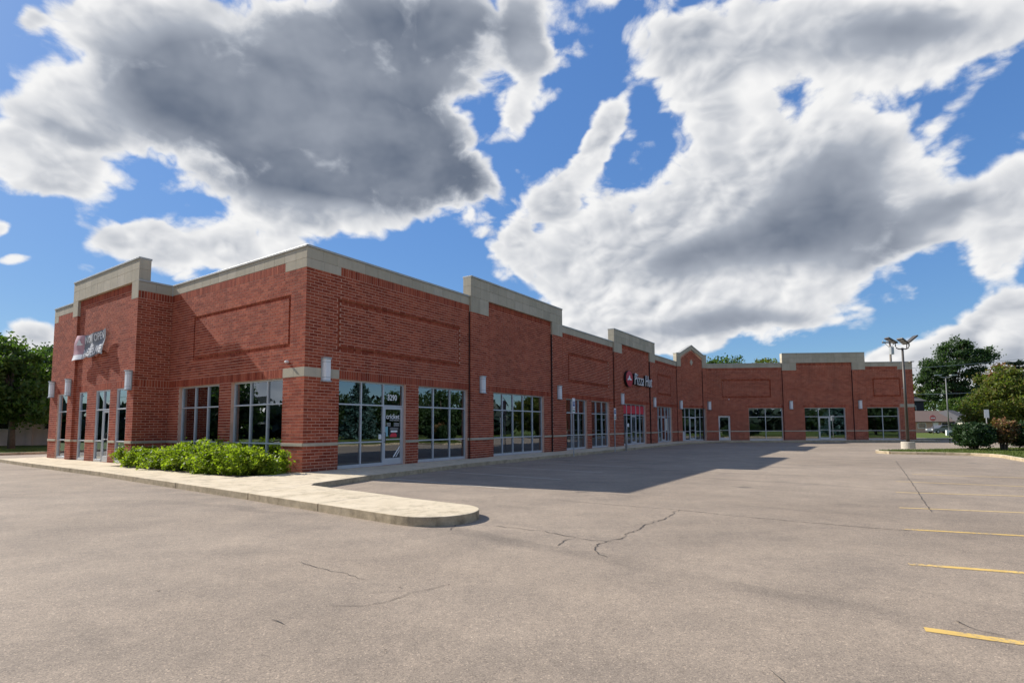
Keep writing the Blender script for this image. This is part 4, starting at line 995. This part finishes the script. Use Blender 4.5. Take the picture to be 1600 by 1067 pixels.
for i, (v, u, ru, rv, h) in enumerate(SH):
    x, y = UV(u, v); t = thing('shrub', SHL[i], 'shrub', (x, y, .135), 0, 'flowering shrubs in the bed')
    R1 = np.random.default_rng(50+i); cl = clumps([(0, 0, h*.42, ru*1.12, rv*1.15, h*.5, 46), (R1.uniform(-.2, .2), R1.uniform(-.2, .2), h*.75, ru*.5, rv*.55, h*.36, 16)], 60+i, .5)
    cl[:, 2] = np.maximum(cl[:, 2], .05)
    sp_ = np.stack([R1.uniform(-ru, ru, 9), R1.uniform(-rv, rv, 9), R1.uniform(.70, 1.10, 9)*h], 1); cl = np.concatenate([cl*np.array([1.16, 1.16, .90]), sp_])
    link('foliage', leaf_mesh('foliage', spray(cl, 54, .082, 70+i), .066, 80+i, M['leaf_bush'], 1.5, .8), t)
    mb = MB()
    for q in range(16): mb.tube([(R1.uniform(-.1, .1), R1.uniform(-.1, .1), 0), tuple(cl[q])], .012, .004, seg=4, cap=False)
    mb.obj('stems', M['bark'], t, fix=False)
    fc = cl[R1.integers(0, len(cl), 9)]+R1.normal(size=(9, 3))*.05; fp = np.repeat(fc, 5, 0)+R1.normal(size=(45, 3))*.018; fp[:, 2] += .06
    link('blossom', leaf_mesh('blossom', fp, .04, 90+i, M['flower'], 1.0, 1.0), t)

# clipped yews and russet bush on the lawn strip
def clipped(label, loc_, rx, ry, z0, z1, seed, m, n=260, name='clipped_bush', group=None):
    t = thing(name, label, 'bush', loc_, random.uniform(0, .2), group); r = np.random.default_rng(seed)
    d = r.normal(size=(n, 3)); d /= np.abs(d).max(1, keepdims=True)**.55*np.linalg.norm(d, axis=1, keepdims=True)**.45
    cl = d*np.array([rx, ry, (z1-z0)/2])*r.uniform(.72, .96, (n, 1))+np.array([0, 0, (z0+z1)/2])
    link('foliage', leaf_mesh('foliage', spray(cl, 44, .10, seed), .085, seed+1, m, 1.6), t)
    mb = MB(); rr_ = random.Random(seed)
    for k in range(6):
        an = k*1.05; mb.tube([(.12*math.cos(an), .12*math.sin(an), -.02), (rx*.3*math.cos(an), ry*.3*math.sin(an), z0*.8+.15), (rx*.6*math.cos(an), ry*.6*math.sin(an), (z0+z1)/2)], .05, .02, seg=6)
    mb.obj('stems', M['bark'], t, fix=False); return t
clipped('clipped dark green yew nearest the parking lot lamp post', (26.45, 31.0, .115), .84, .85, .22, 1.48, 201, M['leaf_hedge'], group='clipped yews on the lawn strip')
clipped('large clipped dark green yew at the right edge of the lawn strip', (29.3, 30.5, .115), 1.05, 1.0, .24, 1.55, 202, M['leaf_hedge'], group='clipped yews on the lawn strip')
clipped('russet red leaved bush growing between the two clipped yews', (27.9, 30.7, .115), .66, .5, .48, 1.64, 203, M['leaf_red'], 150, 'russet_bush')

# lawn grass blades
r = np.random.default_rng(5); n = 26000
gx = np.concatenate([r.uniform(20.5, 36, n), r.uniform(-36, -28, 5000)]); gy = np.concatenate([r.uniform(22.5, 33.5, n), r.uniform(33, 40, 5000)])
def inside(poly, x, y):
    c = np.zeros(len(x), bool); j = len(poly)-1
    for i in range(len(poly)):
        xi, yi = poly[i]; xj, yj = poly[j]
        cc = ((yi > y) != (yj > y)) & (x < (xj-xi)*(y-yi)/(yj-yi+1e-9)+xi); c ^= cc; j = i
    return c
ok = inside(LAWN, gx, gy) | inside(VG, gx, gy); gx, gy = gx[ok], gy[ok]; n = len(gx)
h = r.uniform(.03, .075, n); an = r.uniform(0, 6.28, n); w_ = .02
A = np.stack([gx-w_*np.cos(an), gy-w_*np.sin(an), np.full(n, .112)], 1); B = np.stack([gx+w_*np.cos(an), gy+w_*np.sin(an), np.full(n, .112)], 1)
Tp = np.stack([gx+r.normal(0, .02, n), gy+r.normal(0, .02, n), .115+h], 1)
me = bpy.data.meshes.new('grass'); me.from_pydata(np.stack([A, B, Tp], 1).reshape(-1, 3).tolist(), [], np.arange(3*n).reshape(-1, 3).tolist()); me.update()
M['blade'] = mat_leaf('grass_blade', [(.06, .09, .018), (.10, .14, .03), (.15, .16, .05)], .3); me.materials.append(M['blade'])
tag(link('grass', me), 'short lawn grass on the strip by the lamp post and the far verge', 'grass', kind='stuff')

# ------------------------------------------------------------------ parking lot lamp posts
lp = thing('lamp_post', 'bronze parking lot lamp post with three flood heads on round concrete base', 'lamp post', (23.93, 33.0-.3, 0))
mb = MB(); mb.tube([(0, 0, -.1), (0, 0, .53)], .36, seg=28); mb.obj('concrete_base', M['concrete'], lp, bevel=.02)
mb = MB(); mb.box(-.16, .16, -.16, .16, .53, .56); mb.obj('base_plate', M['darkpole'], lp)
mb = MB(); mb.tube([(0, 0, .55), (0, 0, 6.25)], .095, .06, seg=12); mb.obj('pole', M['darkpole'], lp, smooth=True)
mb = MB(); mb.tube([(-.42, 0, 6.62), (-.42, 0, 6.36), (-.36, 0, 6.24), (-.22, 0, 6.18), (.22, 0, 6.18), (.36, 0, 6.24), (.42, 0, 6.36), (.42, 0, 6.66)], .035, seg=8); mb.tube([(.3, .05, 6.2), (.33, .05, 6.55)], .03, seg=6); mb.obj('arm', M['darkpole'], lp, smooth=True)
def head(p, dirx, tilt, size, back=0.):
    mb = MB(); L, w, th = size
    mb.box(0, L, -w/2, w/2, 0, th); hd = mb.obj('flood_head', M['darkpole'], lp, bevel=.02)
    hd.location = p; hd.rotation_euler = (0, -tilt if dirx > 0 else -tilt, 0 if dirx > 0 else math.pi) if back == 0 else (0, -tilt, back)
    for q in (.18, .55):
        mb = MB(); mb.box(L*q, L*(q+.28), -w*.38, w*.38, -.012, -.004); le = mb.obj('led_lens', M['lampmetal'], hd)
    return hd
head((-.40, 0, 6.50), -1, RAD(30), (.66, .40, .09)); head((.36, 0, 6.54), 1, RAD(38), (.68, .40, .09)); head((.28, .05, 6.46), -1, RAD(28), (.66, .38, .09), back=RAD(200))
lp2 = thing('lamp_post', 'pale far lamp post with white base near the round red sign', 'lamp post', (62.8, 77.6, 0))
mb = MB(); mb.tube([(0, 0, -.1), (0, 0, .75)], .42, seg=20); mb.obj('concrete_base', M['white'], lp2)
mb = MB(); mb.tube([(0, 0, .74), (0, 0, 8.3)], .095, .06, seg=10); mb.obj('pole', M['farpole'], lp2, smooth=True)
mb = MB(); mb.tube([(-1.0, 0, 8.55), (-.5, 0, 8.35), (0, 0, 8.3), (.5, 0, 8.35), (1.0, 0, 8.6)], .05, seg=6); mb.obj('arm', M['galv'], lp2)
for sx in (-1, 1):
    mb = MB(); mb.box(min(sx*.7, sx*1.5), max(sx*.7, sx*1.5), -.2, .2, 8.62, 8.74); mb.obj('flood_head', M['galv'], lp2)

# ------------------------------------------------------------------ right background
st = thing('round_sign', 'round red no entry sign with white bar on slim post', 'sign', (68.64, 88, 0))
mb = MB(); mb.tube([(0, 0, 0), (0, 0, 3.0)], .05, seg=8); mb.obj('post', M['darkpole'], st)
mb = MB(); mb.ext([(.50*math.cos(k*math.pi/18), -.06, 2.62+.50*math.sin(k*math.pi/18)) for k in range(36)], (0, -.02, 0)); mb.obj('disc', mat('sign_disc_red', (.62, .12, .12), .4, var=.05), st)
mb = MB(); mb.box(-.36, .36, -.095, -.082, 2.54, 2.69); mb.obj('white_bar', M['white'], st)
wsn = thing('small_sign', 'small white sign on a slim post behind the clipped yews', 'sign', (35.2, 40, 0))
mb = MB(); mb.tube([(0, 0, 0), (0, 0, 2.6)], .035, seg=8); mb.obj('post', M['galv'], wsn); mb = MB(); mb.box(-.18, .18, -.05, -.04, 2.05, 2.65); mb.obj('plate', M['white'], wsn, bevel=.003)
back_path = tag(bpy.data.objects.new('footpath', None), kind='structure'); C.objects.link(back_path)
for i in range(8):
    mb = MB(); x0 = 38.5+i*3.2; mb.prism([(x0, 55.0+i*.8), (x0+3.19, 55.8+i*.8), (x0+3.19, 57.6+i*.8), (x0, 56.8+i*.8)], -.05, .10); mb.obj('slab', M['pave'], back_path)
# lots of grass and road beyond the wing
sheet('road', [(48.5, 60), (140, 108), (140, 100), (48.5, 52)], .012, M['asphalt'])
def house(name, label, loc_, rz, L, Wd_, hw, hr, roofm, wallm, wins, hip=0., garage=None):
    t = thing(name, label, 'house', loc_, rz)
    mb = MB(); mb.box(0, L, 0, Wd_, 0, hw); mb.obj('wall', wallm, t)
    ov = .45; mb = MB()
    P_ = [(-ov, -ov, hw-.02), (L+ov, -ov, hw-.02), (L+ov, Wd_+ov, hw-.02), (-ov, Wd_+ov, hw-.02), (hip, Wd_/2, hr), (L-hip, Wd_/2, hr)]
    mb.v = P_+[(x, y, z-.14) for x, y, z in P_[:4]]
    mb.f = [(0, 1, 5, 4), (2, 3, 4, 5), (1, 2, 5), (3, 0, 4), (6, 7, 1, 0), (7, 8, 2, 1), (8, 9, 3, 2), (9, 6, 0, 3), (9, 8, 7, 6)]
    mb.obj('roof', roofm, t)
    for (x0, x1, z0, z1, kind) in wins:
        mb = MB(); mb.box(x0-.07, x1+.07, -.05, .02, z0-.07, z0); mb.box(x0-.07, x1+.07, -.05, .02, z1, z1+.07); mb.box(x0-.07, x0, -.05, .02, z0, z1); mb.box(x1, x1+.07, -.05, .02, z0, z1)
        wv_ = mb.obj('window' if kind == 'w' else 'door', M['white'], t); mb = MB(); mb.box(x0, x1, -.03, -.01, z0, z1); mb.obj('pane' if kind == 'w' else 'door_leaf', M['darkglass'] if kind == 'w' else M['white'], wv_)
    return t
house('ranch_house', 'low salmon brick house with brown shingle roof behind the red sign', (77.0, 104, 0), -.05, 11, 9, 2.15, 4.3, M['shingle'], M['salmon'], [(1.2, 2.6, .9, 1.8, 'w'), (4.0, 4.9, .1, 2.0, 'd'), (5.6, 7.4, .5, 1.85, 'w')])
house('gabled_house', 'dark grey roofed house behind the far lamp post', (86.0, 101, 0), .5, 8, 10, 1.7, 4.4, M['shinglegrey'], M['darkwall'], [(1, 2, .7, 1.5, 'w')], hip=2.5)
house('small_house', 'small cream house with grey roof left of the clipped yews', (83.2, 94, 0), 0, 7, 7, 2.4, 3.5, M['shinglegrey'], M['siding'], [(.5, 1.3, 1, 2, 'w'), (2.3, 3.2, 1.0, 1.9, 'w')], hip=2)
house('dark_house', 'tall dark navy house above the brown shingle roof', (90.5, 128, 0), 0, 7.5, 9, 7.2, 9.3, M['shinglegrey'], M['darkwall'], [(1, 2, 4.5, 6, 'w'), (4.5, 5.5, 4.5, 6, 'w')], hip=1)
# parked car far off
cr = thing('parked_car', 'silver car parked by the far houses', 'car', (73.8, 94.5, 0), .1)
prof = [(0, .35), (.05, .75), (.25, .86), (1.05, .95), (1.75, 1.42), (3.0, 1.45), (3.7, 1.02), (4.3, .92), (4.4, .6), (4.38, .35)]
mb = MB(); mb.ext([(x, 0, z) for x, z in prof], (0, 1.75, 0)); mb.obj('body', M['silver'], cr, bevel=.06)
mb = MB(); mb.ext([(x, -.008, z) for x, z in ((1.25, 1.0), (1.82, 1.36), (2.3, 1.38), (2.3, 1.0))], (0, 1.766, 0)); mb.obj('window', M['darkglass'], cr)
mb = MB(); mb.ext([(x, -.008, z) for x, z in ((2.38, 1.0), (2.38, 1.38), (2.95, 1.39), (3.5, 1.03))], (0, 1.766, 0)); mb.obj('window', M['darkglass'], cr)
for x in (.85, 3.55):
    for y in (.0, 1.53):
        mb = MB(); mb.tube([(x, y-.02, .33), (x, y+.24, .33)], .33, seg=18); wl = mb.obj('wheel', M['tyre'], cr); mb = MB(); mb.tube([(x, y-.03, .33), (x, y-.021, .33)], .2, seg=12); mb.obj('rim', M['galv'], wl)
mb = MB(); mb.box(-.01, .06, .1, .45, .62, .76); mb.obj('headlight', M['white'], cr); mb = MB(); mb.box(-.01, .06, 1.3, 1.65, .62, .76); mb.obj('headlight', M['white'], cr)
# utility poles and wires
up_ = thing('utility_pole', 'wooden utility pole with crossarm behind the brick wing', 'utility pole', (56.7, 80, 0))
mb = MB(); mb.tube([(0, 0, -.2), (0, 0, 14.5)], .19, .13, seg=10); mb.obj('pole', M['wood'], up_, smooth=True)
mb = MB(); mb.box(-1.15, 1.15, -.07, .07, 13.75, 13.93); mb.obj('crossarm', M['wood'], up_)
for x in (-1.05, -.45, .5, 1.05):
    mb = MB(); mb.tube([(x, 0, 13.93), (x, 0, 14.15)], .05, .035, seg=6); mb.obj('insulator', M['galv'], up_)
mb = MB(); mb.tube([(-.1, -.45, 12.0), (-.1, -.45, 13.1)], .30, seg=14); mb.obj('transformer', M['galv'], up_, smooth=False)
for s_ in (-1, 1):
    mb = MB(); mb.tube([(s_*.75, 0, 13.75), (0, 0, 13.0)], .035, seg=5); mb.obj('brace', M['galv'], up_)
up2 = thing('utility_pole', 'pale leaning pole rising behind the brown roofed house', 'utility pole', (78.6, 112, 0))
mb = MB(); mb.tube([(0, 0, -.2), (-1.4, 0, 10.2)], .22, .16, seg=9); mb.obj('pole', M['galv'], up2, smooth=True); mb = MB(); mb.tube([(-1.4, 0, 9.9), (-3.2, 0, 10.4)], .08, seg=6); mb.obj('arm', M['galv'], up2)
def wire(label, a, b_, sag):
    pts = []
    for i in range(25):
        f = i/24; p = Vector(a).lerp(Vector(b_), f); p.z -= sag*4*f*(1-f); pts.append(p)
    mb = MB(); mb.tube(pts, .035, seg=5); tag(mb.obj('overhead_wire', M['galv'], fix=False), label, 'wire', 'overhead wires')
wire('overhead wire crossing low before the big tree', (60, 100, 7.2), (116, 100, 9.6), .9); wire('upper overhead wire crossing before the big tree crown', (60, 104, 12.0), (120, 104, 17.0), 1.2)

# trees on the right
tree('broadleaf_tree', 'big dark green broadleaf tree standing right of the wing', 'tree', (107, 130, 0),
     [(0, 0, 15.2, 6.2, 5.5, 5.2, 46), (-4.2, 0, 13.8, 4.2, 4.5, 3.6, 26), (1.0, 0, 20.2, 2.8, 3.0, 2.8, 18), (5.5, 0, 18.2, 3.4, 3.2, 2.6, 18), (8.2, 0, 18.2, 1.6, 1.6, .9, 5), (-.5, 0, 9.5, 5.8, 5.2, 3.6, 28), (3.8, 0, 10.6, 3.2, 3.8, 4.2, 18), (-5.6, 0, 9.3, 2.6, 3, 1.8, 8)], 130, .62, .36, M['leaf_dark'], 11, .55, .3, shell=.35, limbs=30)
tree('understorey_tree', 'mid green bushy tree filling below the big tree', 'tree', (104, 122, 0), [(0, 0, 5.2, 6.5, 4, 3.2, 40), (5, 0, 4.4, 4.5, 3, 3, 26), (-3, 0, 4.0, 4, 3, 3, 22)], 120, .5, .3, M['leaf_green'], 21, .3)
tree('autumn_tree', 'small orange tinged tree at the right end of the wing', 'tree', (98, 133, 0), [(0, 0, 8.6, 4.2, 3.5, 3.6, 30), (-3, 0, 7.5, 3, 3, 3, 18)], 110, .5, .3, M['leaf_yellow'], 31, .25)
tree('maple_tree', 'yellow green turning maple behind the clipped yews', 'tree', (46.6, 50.2, 0), [(0, 0, 3.1, 3.9, 3.6, 2.5, 90), (-1.6, -.6, 2.4, 2.9, 2.9, 1.9, 50), (-1.0, 0, 5.1, 1.9, 1.9, 1.7, 34), (2.4, 0, 3.6, 2.8, 2.8, 2.4, 44), (.6, 0, 5.0, 1.8, 1.8, 1.5, 26)], 95, .30, .17, M['leaf_yellow'], 41, .2, .3)
tree('red_maple_tree', 'dull red topped tree just left of the tall conifer', 'tree', (53.4, 58.5, 0), [(0, 0, 6.5, 1.2, 1.2, 1.5, 22), (-.5, 0, 4.8, 1.5, 1.5, 1.6, 22)], 80, .3, .18, M['leaf_red'], 43, .16)
conifer('pine_tree', 'dark flat topped conifer at the right edge behind the maple', (94.4, 100, 0), 12.9, 3.3, M['leaf_conifer'], 51, 9, .42, .34, flat=True)
tree('hedge_tree', 'green tree filling the right edge behind the maple', 'tree', (62, 62, 0), [(0, 0, 3.6, 4, 4, 3.4, 60), (-4, 2, 3, 3, 3, 2.8, 30)], 100, .4, .24, M['leaf_green'], 47, .25)
for i, (x, y, s_, lb) in enumerate([(118, 150, 1.0, 'distant hazy tree between the big tree and the maple'), (128, 152, .9, 'distant hazy tree left of the red topped tree')]):
    tree('distant_tree', lb, 'tree', (x, y, 0), [(0, 0, 7.5*s_, 5, 4, 4.5*s_, 34)], 90, .6, .4, M['leaf_green'], 61+i, .3, group='distant trees on the skyline')
# trees rising over the wing roof
for i, (x, y, h_, lb, mk) in enumerate([(27.0, 75, 11.2, 'green tree top showing over the wing roof beside the gable', 'leaf_green'), (30.6, 76, 11.5, 'green tree top over the left part of the wing roof', 'leaf_green'), (35.0, 74, 10.6, 'yellowing tree top over the wing roof left of the raised parapet', 'leaf_yellow'), (38.4, 78, 10.6, 'dark tree top touching the raised parapet of the wing', 'leaf_dark')]):
    tree('roofline_tree', lb, 'tree', (x, y, 0), [(0, 0, h_-2.6, 2.6, 2.6, 2.6, 40), (.8, 0, h_-4.5, 3, 3, 2.8, 30)], 80, .38, .24, M[mk], 71+i, .25, group='tree tops over the wing roof')

# ------------------------------------------------------------------ left background
wb = thing('pale_building', 'low pale grey masonry building half hidden under the left trees', 'building', (-58, 40.6, 0), RAD(22))
mb = MB(); mb.box(0, 26, 0, 9, 0, 3.6); mb.obj('wall', M['greywall'], wb); mb = MB(); mb.box(-.3, 26.3, -.3, 9.3, 3.6, 3.85); mb.obj('roof', M['shinglegrey'], wb)
for x in (2, 6, 10, 14, 17.2, 20.4, 23.6):
    mb = MB(); mb.box(x-.2, x+.2, -.12, .02, 0, 3.55); mb.obj('pilaster', M['greywall'], wb)
for x in (4, 8, 12, 15.6, 18.8, 22.0):
    mb = MB(); mb.box(x-.65, x+.65, -.05, .02, 1.5, 1.56); mb.box(x-.65, x+.65, -.05, .02, 2.6, 2.66); mb.box(x-.65, x-.6, -.05, .02, 1.56, 2.6); mb.box(x+.6, x+.65, -.05, .02, 1.56, 2.6); wv_ = mb.obj('window', M['galv'], wb); mb = MB(); mb.box(x-.6, x+.6, -.02, -.005, 1.56, 2.6); mb.obj('pane', M['darkglass'], wv_)
for i, (x, y, h_, r_, lb) in enumerate([(-36.6, 39.5, 8.2, 3.0, 'leafy green tree next to the left end of the brick front'), (-41.5, 42, 9.6, 3.4, 'tall leafy green tree at the left edge of the lot'), (-39.5, 46.5, 8.6, 3.2, 'dark leafy tree between the two front left trees'), (-46.0, 45, 9.0, 3.4, 'leafy green tree at the far left edge')]):
    tree('shade_tree', lb, 'tree', (x, y, .1), [(0, 0, h_*.60, r_, r_, h_*.33, 70), (r_*.4, -.5, h_*.42, r_*.8, r_*.8, h_*.2, 36), (-r_*.3, -.3, h_*.8, r_*.6, r_*.6, h_*.2, 26)], 110, .36, .2, M['leaf_green' if i != 2 else 'leaf_dark'], 101+i, .24, .3, group='shade trees left of the brick front')

# ------------------------------------------------------------------ trees and a house opposite, which the windows mirror
conifer('blue_spruce', 'blue spruce mirrored in the glass beside the numbered door', (43.0, 24.5, 0), 8.0, 2.7, M['leaf_blue'], 301, 20, .06, .2)
for i, (x, y, h_, r_, mk, lb) in enumerate([(50, 20, 10, 4.2, 'leaf_dark', 'broad green tree mirrored right of the spruce'), (52, 31, 9, 4.0, 'leaf_dark', 'dark green tree mirrored in the second storefront window'), (56, 38, 11, 4.5, 'leaf_dark', 'tall green tree mirrored in the five-pane window'), (50, 8, 10, 4.2, 'leaf_dark', 'dark green tree opposite the corner pier'), (-42, 10, 11, 4.0, 'leaf_green', 'green tree mirrored in the shaded left front'), (-46, 24, 10, 3.6, 'leaf_dark', 'dark tree mirrored in the left front windows'), (20, -32, 10, 4.5, 'leaf_yellow', 'orange tinged tree mirrored in the wing doorway'), (32, -30, 11, 4.6, 'leaf_dark', 'dark tree mirrored in the wing windows'), (8, -34, 11, 5, 'leaf_dark', 'green tree mirrored low in the wing glass')]):
    tree('street_tree', lb, 'tree', (x, y, 0), [(0, 0, h_*.42, r_, r_, h_*.27, 60), (0, 0, h_*.25, r_*.8, r_*.8, h_*.15, 24)], 70, .5, .3, M[mk], 310+i*3, .25, group='trees across the lot mirrored in the glass')

# far wood closing the view behind the camera and to the sides, seen only in the glass
r = np.random.default_rng(77); an = np.concatenate([r.uniform(-250, 52, 900)]); an = an[(an < 30) | (an > 30)]
rad = r.uniform(74, 92, len(an)); x = rad*np.cos(np.radians(an))+8; y = rad*np.sin(np.radians(an))+4
keep = (y < np.abs(x)*.78) | (y < 20); x, y = x[keep], y[keep]
cl = np.stack([x, y, r.uniform(.5, 6.0, len(x))*r.uniform(.6, 1.1, len(x))*np.where(x < -20, .6, 1.0)], 1)
o = link('far_wood', leaf_mesh('far_wood', spray(cl, 42, 1.3, 78), 1.5, 79, M['leaf_conifer']))
tag(o, 'far wood around the lot reflected as a dark band in the glass', 'wood', kind='stuff')

# scattered dry leaves and grit on the asphalt
r = np.random.default_rng(91); n = 60; x = r.uniform(-9, 12, n); y = r.uniform(3.5, 18, n)
o = link('fallen_leaves', leaf_mesh('fallen_leaves', np.stack([x, y, np.full(n, .012)], 1), .022, 92, M['bark'], 1.3, 6.0))
tag(o, 'a few dry leaves and bits of grit scattered on the asphalt', 'leaves', kind='stuff')
